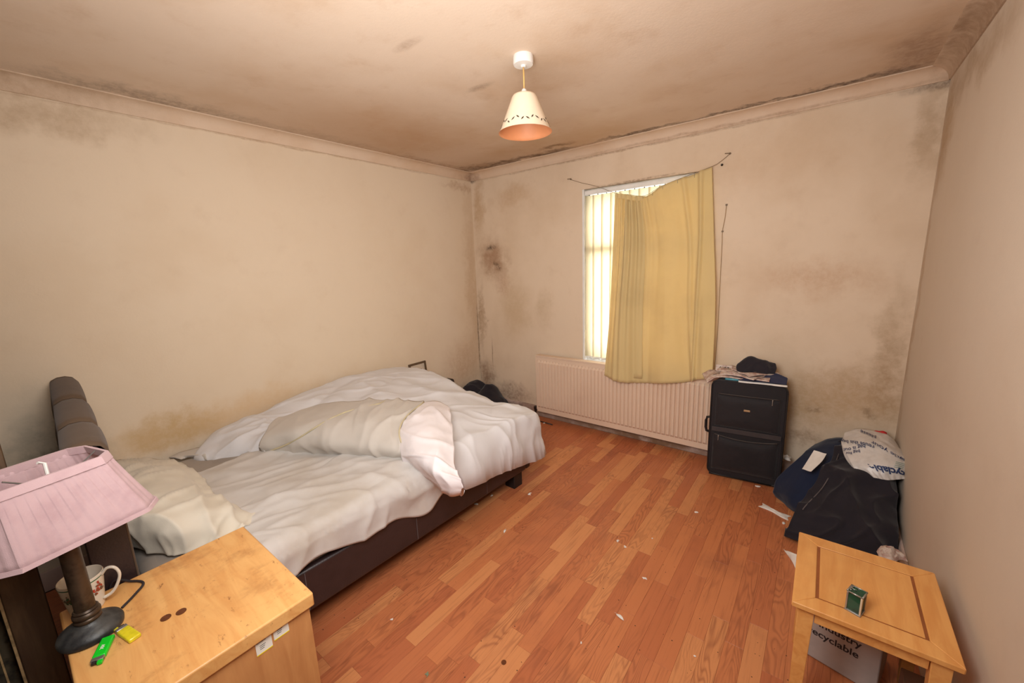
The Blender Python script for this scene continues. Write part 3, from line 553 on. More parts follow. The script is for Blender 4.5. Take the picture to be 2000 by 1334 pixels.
for (px, py, lab) in ((515, 1256, 'white and yellow barcode label, lower on the cabinet side'), (548, 1226, 'white and yellow barcode label just under the cabinet top')):
    c0 = at(px, py, x=Xs); w_, h_ = .019, .026
    lb_ = thing('barcode_label', {515: 'white and yellow sticker on the cabinet side, the one nearer the lamp', 548: 'white and yellow sticker on the cabinet side, the one nearer the bed'}[px], 'sticker', (Xs, c0.y, c0.z-h_), group=None)
    build('paper', MB().box(Xs, Xs+.0006, c0.y-w_, c0.y+w_, c0.z-h_, c0.z+h_), lab_m, lb_)
    build('edge_stripe', MB().box(Xs, Xs+.0009, c0.y-w_, c0.y+w_, c0.z-h_, c0.z-h_+.003), laby_m, lb_)
    build('edge_stripe', MB().box(Xs, Xs+.0009, c0.y-w_, c0.y+w_, c0.z+h_-.0015, c0.z+h_), laby_m, lb_)
    bm_ = MB(); yy = c0.y-w_+.003; random.seed(px)
    while yy < c0.y+.006: ww = random.choice((.0005, .0009, .0013)); bm_.box(Xs, Xs+.001, yy, yy+ww, c0.z+.008, c0.z+.018); yy += ww+.0009
    for q in range(3): bm_.box(Xs, Xs+.001, c0.y-.010, c0.y+.004-q*.002, c0.z-.002-q*.005, c0.z-.0008-q*.005)
    build('printed_marks', bm_, ink_m, lb_)
# lamp
LX, LY = 1.542, -3.168
lp = thing('table_lamp', 'brass table lamp with a pink pleated rectangular shade on the bedside cabinet', 'lamp', (LX, LY, CZ), math.radians(17))
build('lamp_base', MB().lathe([(.056, CZ+.001), (.061, CZ+.004), (.062, CZ+.013), (.059, CZ+.020), (.046, CZ+.028), (.030, CZ+.036), (.025, CZ+.042), (.023, CZ+.05)], (LX, LY, 0), 56), pewter_m, lp, smooth=50)
build('stem_collar', MB().lathe([(.022, CZ+.040), (.0255, CZ+.043), (.0255, CZ+.050), (.022, CZ+.053), (.0265, CZ+.057), (.0265, CZ+.064), (.022, CZ+.068), (.024, CZ+.072), (.021, CZ+.076)], (LX, LY, 0), 36), brass_m, lp, smooth=50)
build('stem', MB().lathe([(.0198, CZ+.072), (.019, CZ+.27), (.017, CZ+.29), (.012, CZ+.30)], (LX, LY, 0), 14), brass_m, lp, smooth=30)
build('shade_carrier', MB().tube([(LX, LY, .925), (LX, LY, 1.100), (LX+.005, LY-.01, 1.106)], .0035, 8).lathe([(.014, .925), (.016, .935), (.016, .98), (.011, .985)], (LX, LY, 0), 20), bulbholder_m, lp, smooth=40)
LM = T(LX-.012, LY+.01, 0, rz=math.radians(17))
def rr_path(hx, hy, cut, n):    # rounded rectangle with clipped corners, n points
    P_ = [(hx, -hy+cut), (hx, hy-cut), (hx-cut, hy), (-hx+cut, hy), (-hx, hy-cut), (-hx, -hy+cut), (-hx+cut, -hy), (hx-cut, -hy)]
    L = [math.dist(P_[i], P_[(i+1) % 8]) for i in range(8)]; tot = sum(L); out = []
    for q in range(n):
        d = tot*q/n; i = 0
        while d > L[i]: d -= L[i]; i += 1
        a, b = P_[i], P_[(i+1) % 8]; t = d/L[i]; out.append((a[0]+(b[0]-a[0])*t, a[1]+(b[1]-a[1])*t))
    return out
NP = 280; rt_ = [(a, b-.028) for a, b in rr_path(.074, .108, .024, NP)]; rb_ = rr_path(.103, .152, .040, NP); zt_, zb_ = 1.090, .916
m = MB(); vs = []; rows_ = 8
for j in range(rows_+1):
    t = j/rows_
    for i in range(NP):
        x = rt_[i][0]*(1-t)+rb_[i][0]*t; y = rt_[i][1]*(1-t)+rb_[i][1]*t; l = math.hypot(x, y)
        pl_ = (.0013 if (i//3) % 2 else 0)*(1 if 0 < j < rows_ else .3)+(.0018*noise.noise(Vector((i*.05, 3, 0))))
        vs.append(LM@Vector((x*(1+pl_/l), y*(1+pl_/l), zt_+(zb_-zt_)*t-(.004*math.sin(t*PI)))))
m.add(vs, [(j*NP+i, j*NP+(i+1) % NP, (j+1)*NP+(i+1) % NP, (j+1)*NP+i) for j in range(rows_) for i in range(NP)])
sh_ = build('lamp_shade', m, pink_m, lp, smooth=25); so = sh_.modifiers.new('s', 'SOLIDIFY'); so.thickness = .0015; so.offset = -1
def band(path, z0, z1, k1, k0):
    m = MB(); n = len(path); vs = []
    for (zz, kk, dd) in ((z0, k0, .0035), (z1, k1, .0035), (z1, k1, -.003), (z0, k0, -.003)):
        for x, y in path: l = math.hypot(x, y); vs.append(LM@Vector((x*kk*(1+dd/l), y*kk*(1+dd/l), zz)))
    return m.add(vs, [(a*n+i, a*n+(i+1) % n, ((a+1) % 4)*n+(i+1) % n, ((a+1) % 4)*n+i) for a in range(4) for i in range(n)])
build('top_binding', band([(a, b-.028) for a, b in rr_path(.074, .108, .024, 80)], zt_-.018, zt_+.002, 1.0, 1.06), pink_m, sh_, smooth=30)
build('bottom_binding', band(rr_path(.103, .152, .040, 80), zb_-.002, zb_+.008, .985, 1.0), pink_m, sh_, smooth=30)
m = MB()
for s_ in (-1, 1): m.tube([LM@Vector((0, 0, 1.03)), LM@Vector((0, s_*.078, zt_-.004))], .0018, 6)
build('shade_ring', m, metal_m, sh_)
tag(build('lamp_flex', MB().tube([cr([Vector(q) for q in ((LX-.035, LY+.062, CZ+.005), (1.475, -3.075, CZ+.005), (1.44, -3.05, CZ+.006), (1.40, -3.07, CZ+.006), (1.366, -3.11, CZ+.003), (1.362, -3.13, .45))], t/30) for t in range(31)], .0032, 8), ink_m, smooth=1), 'dark lamp flex curling over the back edge of the cabinet', 'flex')
# mug
mc = Vector((1.422, -3.162, CZ)); mg = thing('mug', 'white china mug with green rim and red crest behind the lamp stem', 'mug', mc, math.radians(62))
MM = MW[mg.name]; mr = .045; mh = .100
pr = [(.028, .002), (.033, .001), (.034, .006), (.039, .045), (.043, .080), (mr, mh-.003), (mr-.0015, mh), (mr-.004, mh-.003), (.039, .07), (.034, .02), (.028, .008), (.0, .007)]
build('mug_body', MB().lathe([(max(r, .0005), z) for r, z in pr], (0, 0, 0), 48, None), china_m, mg, smooth=60, local=True)
build('rim_band', MB().lathe([(.0442, mh-.011), (mr+.0002, mh-.0075)], (0, 0, 0), 48, None, False), green_g, mg, smooth=1, local=True)
hp = [Vector(q) for q in ((.041, 0, .088), (.056, 0, .104), (.072, 0, .100), (.079, 0, .078), (.070, 0, .050), (.055, 0, .028), (.036, 0, .018))]
build('handle', MB().tube([cr(hp, t/30) for t in range(31)], [.0046-.001*math.sin(t/30*PI) for t in range(31)], 12), china_m, mg, smooth=1, local=True)
def onmug(az, dz0):
    def f(co):
        a = az+co.x/.037; r = .0385-(mh-dz0)*.06+.0006-.0; rr = .0345+(.0455-.0345)*min(1, max(0, (dz0+co.y-.006)/(mh-.006)))**.85+.0009
        return Vector((rr*math.cos(a), rr*math.sin(a), dz0+co.y))
    return f
def motif(m, f, seed):
    random.seed(seed)
    for q in range(15):
        cx, cy = random.gauss(0, .0055), random.gauss(0, .006); n = 6; rr = random.uniform(.0018, .0036)
        m.add([f(Vector((cx+rr*math.cos(2*PI*i/n), cy+rr*math.sin(2*PI*i/n), 0))) for i in range(n)], [tuple(range(n))])
    return m
cam_az = math.atan2((MM.inverted()@CAM).y, (MM.inverted()@CAM).x)
build('red_crest', motif(MB(), onmug(cam_az+.62, .062), 3), red_m, mg, local=True); build('crest_outline', motif(MB(), onmug(cam_az+.66, .058), 5), brown_g, mg, local=True)
build('brown_crest', motif(MB(), onmug(cam_az-.85, .058), 8), brown_g, mg, local=True); build('green_sprig', motif(MB(), onmug(cam_az-.75, .056), 12), green_g, mg, local=True)
# lighters
def lighter(name, c, ang, mat, label, extra):
    t = thing(name, label, 'lighter', c, ang)
    poly = [(-.012, 0), (.012, 0), (.012, .05), (-.012, .05)]
    build('body', MB().box(-.0125, .0125, -.040, .022, 0, .011), mat, t, bevel=.003, local=True)
    build('lighter_head', MB().box(-.0115, .0115, .0225, .034, .0005, .0105), metal_m, t, bevel=.001, local=True)
    build('spark_wheel', MB().lathe([(.0045, -.004), (.0045, .004)], (0.004, .035, .006), 14, Matrix.Rotation(PI/2, 4, 'Y')), dmetal_m, t, local=True)
    build('thumb_lever', MB().box(-.0115, -.002, .026, .042, .002, .009), extra, t, bevel=.001, local=True); return t
a0, a1 = at(215, 1245, z=CZ), at(186, 1305, z=CZ); an = math.atan2((a1-a0).y, (a1-a0).x)-PI/2
lg = lighter('lighter', (a0+a1)/2, an, lgreen_m, 'bright green disposable lighter on the front of the bedside cabinet', lgreen_m)
build('lettering', text_mb('XIV', .009, lambda c: Vector((c.y*1, -c.x-.005, .0113)), .0004), paper_m, lg, local=True)
a0, a1 = at(272, 1255, z=CZ), at(228, 1225, z=CZ); an = math.atan2((a1-a0).y, (a1-a0).x)-PI/2
lighter('lighter', (a0+a1)/2, an, lyel_m, 'yellow disposable lighter beside the lamp base', lyel_m)
for px, py, lab in ((324, 1207, 'copper coin on the cabinet top, left of the two coins'), (354, 1195, 'copper coin on the cabinet top, right of the two coins')):
    c = at(px, py, z=CZ); tag(build('coin', MB().lathe([(.011, CZ), (.0115, CZ+.0005), (.0115, CZ+.0016), (.0107, CZ+.0018), (.0104, CZ+.0014), (.0005, CZ+.0014)], (c.x, c.y, 0), 28), copper_m, smooth=30), lab, 'coin', None)
c = at(984, 1294, z=0); tag(build('coin', MB().lathe([(.0095, 0), (.010, .0005), (.010, .0015), (.009, .0017), (.0005, .0014)], (c.x, c.y, .0002), 24), copper_m, smooth=30), 'small dark coin on the floor near the bottom edge, alone', 'coin')
# upright boards at the left edge
def vb_(px0, py0, x): p = at(px0, py0, x=x); return p.y
bx = 1.16
y1 = vb_(100, 1200, bx); y0 = vb_(24, 1240, bx)
bd = thing('upright_board', 'tall brown board with worn pale edge standing at the left edge of the view', 'board', (bx, (y0+y1)/2, 0))
build('board_face', MB().box(bx-.03, bx, y0, y1, 0, 1.95), board_m, bd, bevel=.003); build('board_edge', MB().box(bx-.002, bx+.004, y0-.006, y0, 0, 1.95), edge_m, bd, bevel=.001)
y2 = vb_(-5, 1260, bx-.05)
bd = thing('narrow_board', 'narrow mouldy dark board behind the brown upright board', 'board', (bx-.07, y2-.03, 0)); build('board_face', MB().box(bx-.09, bx-.05, y2-.06, y0-.012, 0, 1.9), simple('mouldy_board', (84, 76, 58), .8, var=.3, vs=40, dark=(40, 36, 28)), bd, bevel=.003)
build('board_edge', MB().box(bx-.052, bx-.046, y2-.004, y2, 0, 1.9), edge_m, bd)
# ---------------------------------------------------------------- suitcase
SA = math.atan2(.05, .426); sc = thing('suitcase', 'large black fabric suitcase standing upright at the right end of the radiator', 'suitcase', (2.602, -.20, 0), SA)
def rrect(hx, z0, z1, r, n=6):
    P_ = []
    for cx, cz_, a0 in ((hx-r, z0+r, -PI/2), (hx-r, z1-r, 0), (-hx+r, z1-r, PI/2), (-hx+r, z0+r, PI)):
        for i in range(n+1): a = a0+PI/2*i/n; P_.append((cx+r*math.cos(a), cz_+r*math.sin(a)))
    return P_
build('body', MB().prism(rrect(.215, .012, .700, .045), -.075, .085), black_m, sc, bevel=.012, seg=3, local=True)
build('edge_piping', MB().tube([(p[0], -.073, p[1]) for p in rrect(.213, .014, .698, .045)]+[(.168, -.073, .014)], .005, 8).tube([(p[0], .083, p[1]) for p in rrect(.213, .014, .698, .045)]+[(.168, .083, .014)], .005, 8), leg_m, sc, smooth=1, local=True)
def bulge(x0, x1, z0, z1, d, curve=0):
    return sheet(lambda u, v: Vector((x0+(x1-x0)*u, -.077-d*(1-abs(2*u-1)**6)*(1-abs(2*v-1)**6), z0+(z1-z0)*v-curve*math.sin(u*PI)*v)), 30, 24, lambda p, u, v: .0015*fbm(p, 14), lambda p, c: p+Vector((0, .012, 0)))
up_ = build('upper_pocket', bulge(-.185, .185, .375, .605, .022), black_m, sc, smooth=1, local=True); lowp = build('lower_pocket', bulge(-.19, .19, .055, .325, .030, .02), black_m, sc, smooth=1, local=True)
build('front_strap', MB().box(-.20, .20, -.084, -.076, .335, .368), simple('strap_webbing', (58, 50, 50), .7), sc, bevel=.002, local=True)
zp = simple('zip', (74, 66, 62), .5, .3)
build('zip', MB().tube([(-.17+.34*i/20, -.098-.004*math.sin(i/20*PI), .612-.0*i) for i in range(21)], .0028, 6), zp, sc, smooth=1, local=True)
build('zip', MB().tube([(-.18+.36*i/20, -.100-.004*math.sin(i/20*PI), .322-.018*math.sin(i/20*PI)) for i in range(21)], .0032, 6), zp, sc, smooth=1, local=True)
for x, z in ((.135, .606), (-.155, .315)): build('zip_pull', MB().box(x-.003, x+.003, -.107, -.103, z-.006, z+.004).box(x-.002, x+.002, -.1065, -.104, z-.034, z-.006), metal_m, sc, bevel=.001, local=True)
bg = build('badge', MB().box(-.018, .018, -.106, -.099, .510, .522), simple('brass_badge', (190, 158, 120), .4, .4), sc, bevel=.001, local=True)
build('side_handle', MB().tube([(-.213, -.02, .30), (-.236, -.02, .305), (-.242, -.02, .33), (-.242, -.02, .38), (-.236, -.02, .405), (-.213, -.02, .41)], .009, 10), leg_m, sc, smooth=1, local=True)
build('top_handle', MB().tube([(-.07, .0, .70), (-.06, 0, .712), (.06, 0, .712), (.07, 0, .70)], .006, 8), leg_m, sc, smooth=1, local=True)
for x in (-.19, .19): build('wheel', MB().lathe([(.016, -.01), (.018, -.007), (.018, .007), (.016, .01)], (x, .07, .018), 20, Matrix.Rotation(PI/2, 4, 'Y')), leg_m, sc, smooth=40, local=True); build('foot', MB().box(x-.012, x+.012, -.06, -.03, 0, .014), leg_m, sc, local=True)
SM = MW[sc.name]
# things on the suitcase
def heap(name, rows, mat, label, cat, disp, zd, nu=40, nv=30, M=None, group=None, parent=None, inset=.01):
    f = net([[(M@Vector(q)) if M else Vector(q) for q in r] for r in rows]); o = build(name, sheet(f, nu, nv, disp, drop(zd, inset)), mat, parent, smooth=1)
    return (tag(o, label, cat, group), f) if label else (o, f)
fs = thing('folded_shirt', 'navy folded shirt with pale edge lying on the right half of the suitcase', 'shirt', SM@Vector((.08, 0, .702)))
heap('shirt_body', [[(-.06, -.088, .712), (.04, -.09, .716), (.13, -.088, .716), (.20, -.08, .712)], [(-.07, -.05, .735), (.04, -.05, .742), (.13, -.05, .745), (.205, -.04, .735)], [(-.05, .0, .738), (.04, .0, .752), (.13, .0, .758), (.20, .0, .74)], [(-.03, .06, .712), (.04, .065, .716), (.13, .065, .716), (.18, .06, .712)]], navy2_m, None, None, lambda p, u, v: .008*ridge(p, 14, .4, 2, 3), .7125, M=SM, parent=fs)
build('pale_edge', sheet(lambda u, v: SM@Vector((-.06+.265*u, -.093+.012*v-.003*math.sin(u*9), .7028+.009*(1-abs(2*v-1)))), 30, 5, None, lambda p, c: p-Vector((0, 0, .002))), paper_m, fs, smooth=1)
tp = tag(build('teal_packet', MB().box(-.045, .045, -.03, .03, 0, .014, SM@T(-.095, -.035, .7025, rz=.05, rx=.1)), teal_m, bevel=.004), 'small teal and white packet on the front edge of the suitcase', 'packet')
random.seed(5)
nz = .762
specs = [((-.12, .0, .727), .30, .20, .25, .10), ((-.02, .0, .742), .28, .20, -.12, .02), ((-.04, -.005, .752), .26, .18, -.55, .02), ((.03, -.01, .762), .22, .16, .70, .02)]
labs = ['newspaper bent over the left corner of the suitcase, bottom of the pile', 'creased newspaper in the middle of the pile on the suitcase', 'folded newspaper second from the top on the suitcase', 'top newspaper under the black hat, its corner hanging forward']
for (c, a, b, an, sag), lab in zip(specs, labs):
    M = SM@T(*c, rz=an)
    def nf(u, v, M=M, a=a, b=b, sag=sag):
        x = (u-.5)*a; y = (v-.5)*b; return M@Vector((x, y, -.0-sag*0.0+.006*math.sin(u*5+v*3)+.004*math.sin(v*9)-(max(0, -.35*a-x)*.8 if sag > .05 else 0)))
    th = thing('newspaper', lab, 'newspaper', SM@Vector(c), group='newspapers on the suitcase')
    build('pages', sheet(nf, 24, 18, lambda p, u, v: .003*ridge(p, 18, .5, 2, 9), lambda p, c: p-Vector((0, 0, .007))), news_m, th, smooth=30)
    lm = MB()
    for q in range(7):
        u0 = .12+.11*q
        for r in range(5):
            if random.random() < .75: v0 = .12+r*.16; ww = .085; hh = .035; lm.add([nf(u0, v0)+Vector((0, 0, .0055)), nf(u0+ww, v0)+Vector((0, 0, .0055)), nf(u0+ww, v0+hh)+Vector((0, 0, .0055)), nf(u0, v0+hh)+Vector((0, 0, .0055))], [(0, 1, 2, 3)])
    build('print_lines', lm, simple('print_grey', (130, 112, 108), .8), th)['kind'] = 'stuff'
tf = SM@T(-.155, .045, .745, rz=-.0, rx=1.1)
pg = thing('newspaper_page', 'loose newspaper page printed £123 sticking up at the back left of the suitcase', 'newspaper', tf.translation)
build('page', sheet(lambda u, v: tf@Vector(((u-.5)*.10, (v-.5)*.055, .004*math.sin(u*6))), 14, 8, None, lambda p, c: p+Vector((0, .002, 0))), news_m, pg, smooth=30)
build('lettering', text_mb('£123', .034, lambda c: tf@Vector((c.x, c.y, .006)), .0012), ink_m, pg)
hc = SM@T(.02, .01, .768, rz=.1)
heap('hat', [[(-.10, -.07, .0), (-.03, -.085, .0), (.05, -.085, .0), (.11, -.06, .002)], [(-.105, -.04, .022), (-.03, -.05, .042), (.05, -.05, .040), (.12, -.035, .03)], [(-.09, .0, .035), (-.02, .0, .085), (.05, 0, .065), (.115, 0, .055)], [(-.06, .05, .012), (-.02, .06, .035), (.05, .06, .035), (.09, .04, .02)]], blackw_m, 'black knitted hat on top of the newspapers on the suitcase', 'hat', lambda p, u, v: .008*ridge(p, 14, 1.2, 2, 4)+.004*fbm(p, 20), .7665, M=hc)
# ---------------------------------------------------------------- clothes in the right corner
def G(rows): return [[at(a, b, y=c) for a, b, c in r] for r in rows]
R = G([[(1592, 868, -.10), (1620, 858, -.10), (1650, 856, -.10), (1680, 868, -.10)], [(1556, 900, -.30), (1590, 905, -.34), (1630, 900, -.34), (1670, 900, -.30)], [(1516, 935, -.36), (1555, 945, -.44), (1610, 950, -.46), (1650, 950, -.4)],
      [(1514, 965, -.36), (1550, 985, -.50), (1600, 1000, -.55), (1650, 1000, -.5)], [(1530, 985, -.36), (1552, 1000, -.49), (1600, 1020, -.53), (1650, 1030, -.5)]])
nf_ = net(R); nb = sheet(nf_, 60, 50, lambda p, u, v: -.010*ridge((p.x, p.z, p.y), 6, .9, 2.5, 3)-.006*fbm(p, 7), lambda p, c: Vector((min(max(p.x, 2.84), 3.3), min(-.03, p.y+.12), .006)), close=False)
tag(build('navy_jacket', nb, navy_m, smooth=1), 'navy blue jacket bundled on the floor behind the black coat', 'jacket')
R = G([[(1640, 868, -.14), (1668, 872, -.15), (1700, 885, -.16), (1735, 915, -.18), (1756, 945, -.2)],
      [(1622, 900, -.36), (1655, 905, -.40), (1690, 915, -.42), (1730, 935, -.40), (1760, 960, -.36)],
      [(1595, 945, -.52), (1630, 955, -.55), (1675, 960, -.55), (1722, 965, -.52), (1768, 990, -.46)],
      [(1562, 985, -.66), (1605, 990, -.67), (1660, 1000, -.66), (1715, 1005, -.64), (1771, 1030, -.58)],
      [(1546, 1015, -.74), (1590, 1028, -.76), (1650, 1040, -.76), (1710, 1050, -.74), (1765, 1060, -.66)],
      [(1534, 1046, -.765), (1580, 1060, -.79), (1640, 1072, -.79), (1700, 1083, -.77), (1756, 1086, -.71)]])
cfn = net(R)
def cdis(p, u, v):
    q = (p.x, p.z*1.2+p.y, 0); return -(.034*ridge(q, 4.5, 1.9, 2.8, 7)+.020*ridge(q, 8, .9, 2.4, 21)+.010*fbm(p, 6))
ck = sheet(cfn, 90, 90, cdis, lambda p, c: Vector((min(max(p.x, 2.88), W-.03), min(-.04, p.y+.1), .004)), close=False)
for q in ck.v:
    q.x = min(q.x, W-.022); q.z = max(q.z, .004)
coat = tag(build('black_coat', ck, blackw_m, smooth=1), 'big black coat heaped on the floor in the right corner behind the wooden table', 'coat')
bmz = MB().tube([cfn(.06+.04*math.sin(t/30*3), .1+.55*t/30)+Vector((0, -.018, .008)) for t in range(31)], .003, 6); z_ = build('zip', bmz, simple('dusty_zip', (96, 88, 88), .6), coat, smooth=1); 
# leaflet
R = G([[(1590, 880, -.36), (1603, 884, -.37), (1615, 887, -.385)], [(1578, 900, -.41), (1592, 903, -.43), (1606, 902, -.44)], [(1567, 917, -.475), (1576, 920, -.49), (1585, 922, -.505)]])
lf = net(R); tag(build('leaflet', sheet(lf, 12, 12, lambda p, u, v: -.002*math.sin(u*6)-.004, lambda p, c: p+Vector((0, .0015, -.001))), paper_m, smooth=30), 'small white torn leaflet lying on the navy jacket', 'leaflet')
# carrier bag
R = G([[(1652, 850, -.18), (1675, 842, -.16), (1705, 846, -.15), (1735, 858, -.16), (1748, 878, -.18)],
      [(1648, 872, -.30), (1675, 866, -.31), (1705, 868, -.31), (1738, 880, -.30), (1766, 893, -.27)],
      [(1652, 893, -.37), (1680, 892, -.39), (1712, 895, -.40), (1745, 900, -.38), (1771, 905, -.34)],
      [(1668, 913, -.42), (1692, 912, -.44), (1720, 915, -.445), (1748, 918, -.43), (1770, 922, -.39)],
      [(1692, 928, -.45), (1712, 934, -.47), (1730, 938, -.47), (1750, 936, -.45), (1766, 932, -.41)]])
bf = net(R)
bgt = thing('carrier_bag', 'crumpled white plastic carrier bag with navy print on top of the coat', 'bag', at(1710, 930, y=-.42))
bd_ = lambda p, u, v: -(.010*ridge((p.x, p.z, 0), 9, 2.4, 2.2, 5)+.005*fbm(p, 14)+(.010*math.sin(u*60)*max(0, v-.8)))-.012
build('bag_skin', sheet(bf, 80, 60, bd_, lambda p, c: Vector((p.x*.9+c.x*.1, p.y+.10, p.z-.03))), bag_m, bgt, smooth=1)
def onbag(u0, v0, su, sv, rot=PI, skew=0):
    def f(co):
        x = co.x*math.cos(rot)-co.y*math.sin(rot); y = co.x*math.sin(rot)+co.y*math.cos(rot); u = min(.99, max(.01, u0+x*su)); v = min(.99, max(.01, v0-y*sv+skew*x)); e = .004
        p = bf(u, v); n = (bf(u+e, v)-p).cross(bf(u, v+e)-p).normalized(); d = bd_(p, u, v); return p+n*(d-.0045)
    return f
prt = MB()
for s, sz, u0, v0, sk in (('please', .028, .42, .10, 1.5), ('reuse this bag', .026, .25, .27, 1.0), ('bag is our', .026, .2, .36, -.6), ('bag for', .024, .17, .44, -.8), ('recycle your', .030, .72, .42, 2.2), ('bags', .020, .86, .50, 1.0)):
    t_ = text_mb(s, sz, onbag(u0, v0, 3.4, 3.4, PI, sk), .0002); prt.add(t_.v, t_.f)
build('small_print', prt, navyink_m, bgt)['kind'] = 'stuff'; t_ = text_mb('recyclable', .058, onbag(.66, .80, 3.0, 3.0, PI, .5), .002); build('large_print', t_, navyink_m, bgt)
gl = MB()
for q in range(4): gl.tube([onbag(.80+.0*q, .60+.04*q, 3.4, 3.4, 0)(Vector((-.02+.04*t/8-.004*q, 0, 0))) for t in range(9)], .0012, 5)
build('green_lines', gl, simple('pale_green_print', (120, 160, 146), .5), bgt)
tag(build('red_wrapper', sheet(lambda u, v: at(1697+36*u, 845+10*v-4*math.sin(u*3), y=-.12-.03*v), 12, 5, lambda p, u, v: .004*math.sin(u*14), lambda p, c: p+Vector((0, .03, -.02))), redp_m, smooth=1), 'red wrapper peeking out behind the white carrier bag', 'wrapper')
# scraps by the clothes
def crumple(name, c, sx, sy, sz, mat, label, cat, seed, rz=0, group=None, dark=None):
    M = T(c.x, c.y, c.z, rz); r = random.Random(seed)
    m = sheet(lambda u, v: M@Vector(((u-.5)*sx*(1+.08*math.sin(v*5+seed)), (v-.5)*sy*(1+.25*math.sin(u*6+seed))+sy*.25*math.sin(u*3+seed), .002+sz*math.sin(u*PI)**.5*math.sin(v*PI)**.5*(.55+.45*noise.noise(Vector((u*5, v*5, seed)))))), 14, 12, None, drop(c.z+.0008, .001)); return tag(build(name, m, mat, smooth=35), label, cat, group)
crumple('tissue', at(1513, 999, z=0), .155, .045, .012, paper_m, 'long crumpled white tissue on the floor left of the navy jacket', 'tissue', 2, math.radians(-14))
crumple('paper_scrap', at(1480, 950, z=0), .03, .016, .006, paper_m, 'white paper scrap at the front foot of the suitcase', 'paper', 4)
crumple('paper_bag', at(1553, 1100, z=0)+Vector((.03, .02, 0)), .10, .14, .06, paper_m, 'crumpled white paper on the floor left of the small table', 'paper', 9, .4)
crumple('newspaper_ball', at(1742, 1088, z=.16), .10, .08, .05, news_m, 'crumpled newspaper between the black coat and the right wall', 'paper', 12, .4)
crumple('paper_wad', at(1533, 888, y=-.12)+Vector((0, 0, -.02)), .07, .05, .03, bag_m, 'bit of clear crumpled wrapper between suitcase and navy jacket', 'wrapper', 15)
bts = [(1360, 1001, .020, 'white scrap on the open floor in front of the suitcase'), (1207, 1057, .018, 'upper one of two white scraps lying close together mid floor'), (1221, 1068, .016, 'lower one of two white scraps lying close together mid floor'), (1259, 1130, .018, 'white star-shaped scrap in the middle of the floor'),
       (1035, 965, .026, 'white scrap on the floor near the bed foot leg'), (1274, 1052, .008, 'tiny pale crumb on the floor right of the two scraps'), (1135, 1256, .010, 'pale crumb on the floor near the bottom, left of the feather'), (1357, 1282, .009, 'pale crumb on the floor at the bottom right'),
       (765, 1210, .012, 'white scrap on the floor beside the bedside cabinet'), (1063, 826, .030, 'pinkish paper strip on the floor at the left end of the radiator'), (998, 948, .016, 'white scrap by the dark bed leg'), (960, 968, .02, 'dusty scrap under the bed edge'), (930, 985, .026, 'dusty paper shred beneath the bed side, nearer scrap'),
       (1530, 1022, .022, 'small scrap in front of the long white tissue'), (615, 1292, .010, 'tiny white crumb on the floor against the cabinet side')]
for i, (px, py, s, lab) in enumerate(bts): crumple('paper_scrap', at(px, py, z=0), s, s*.6, .004+s*.12, paper_m, lab, 'scrap', 30+i, i*1.3, 'scraps on the floor')
crumple('green_scrap', at(834, 1318, z=0), .014, .012, .004, simple('grey_green', (130, 140, 110), .8), 'grey green scrap on the floor by the bottom edge', 'scrap', 70)
def feather(px, py, L, an, lab):
    c = at(px, py, z=.0015); M = T(c.x, c.y, c.z, an); t = thing('feather', lab, 'feather', c, an)
    build('vane', sheet(lambda u, v: M@Vector(((u-.5)*L, (v-.5)*L*.36*math.sin(min(1, u*1.05)*PI)**.7, .001+.005*math.sin(u*PI))), 16, 6, None, lambda p, c: p-Vector((0, 0, .0006))), paper_m, t, smooth=1)
    build('quill', MB().tube([M@Vector(((u-.6)*L*1.2, 0, .0022+.005*math.sin(min(1, max(0, u*1.2-.1))*PI))) for u in (0, .25, .5, .75, 1)], .0005, 5), paper_m, t)
feather(1211, 1206, .042, -.3, 'white feather on the floor, the largest, nearest the bottom'); feather(986, 1038, .034, -1.2, 'curved white feather on the floor off the near side of the bed')
random.seed(11); cr_ = MB()
for i in range(170):
    if i < 90: px, py = random.uniform(880, 1540), random.uniform(920, 1330)
    else:
        t = random.random(); px, py = 620+380*t+random.uniform(-10, 60), 1200-250*t+random.uniform(0, 50)
    p = at(px, py, z=0); s = random.uniform(.0012, .003)
    if p.x > 1.33 and p.x < 3.3: cr_.add([(p.x-s, p.y, .0003), (p.x, p.y-s, .0003), (p.x+s*1.4, p.y, .0003), (p.x, p.y+s, .0003), (p.x, p.y, .0018)], [(0, 1, 4), (1, 2, 4), (2, 3, 4), (3, 0, 4), (0, 3, 2, 1)])
o = tag(build('floor_crumbs', cr_, simple('crumb', (84, 60, 44), .9)), 'dark crumbs and grit strewn over the laminate floor', 'crumbs'); o['kind'] = 'stuff'
# ---------------------------------------------------------------- side table
tc = [at(*q, z=.46) for q in ((1558, 1040), (1815, 1110), (1884, 1307), (1553, 1180))]
TX0, TX1, TY0, TY1, TZ = 2.950, 3.316, -1.828, -1.430, .46
tbm = thing('side_table', 'small square honey-coloured wooden side table at the right wall', 'table', ((TX0+TX1)/2, (TY0+TY1)/2, 0), 0)
fw_ = .058; zz0 = TZ-.018
for poly, mt_ in (([(TX0, TY0), (TX0+fw_, TY0+fw_), (TX0+fw_, TY1-fw_), (TX0, TY1)], oak_m), ([(TX1, TY0), (TX1, TY1), (TX1-fw_, TY1-fw_), (TX1-fw_, TY0+fw_)], oakd_m), ([(TX0, TY0), (TX1, TY0), (TX1-fw_, TY0+fw_), (TX0+fw_, TY0+fw_)], oak_m), ([(TX0, TY1), (TX0+fw_, TY1-fw_), (TX1-fw_, TY1-fw_), (TX1, TY1)], oak_m)):
    build('mitred_board', MB().prism(poly, zz0, TZ, 'z'), oak_m, tbm, bevel=.003, seg=3)
iy = .008; a, b, c_, d_ = TX0+fw_, TX1-fw_, TY0+fw_, TY1-fw_
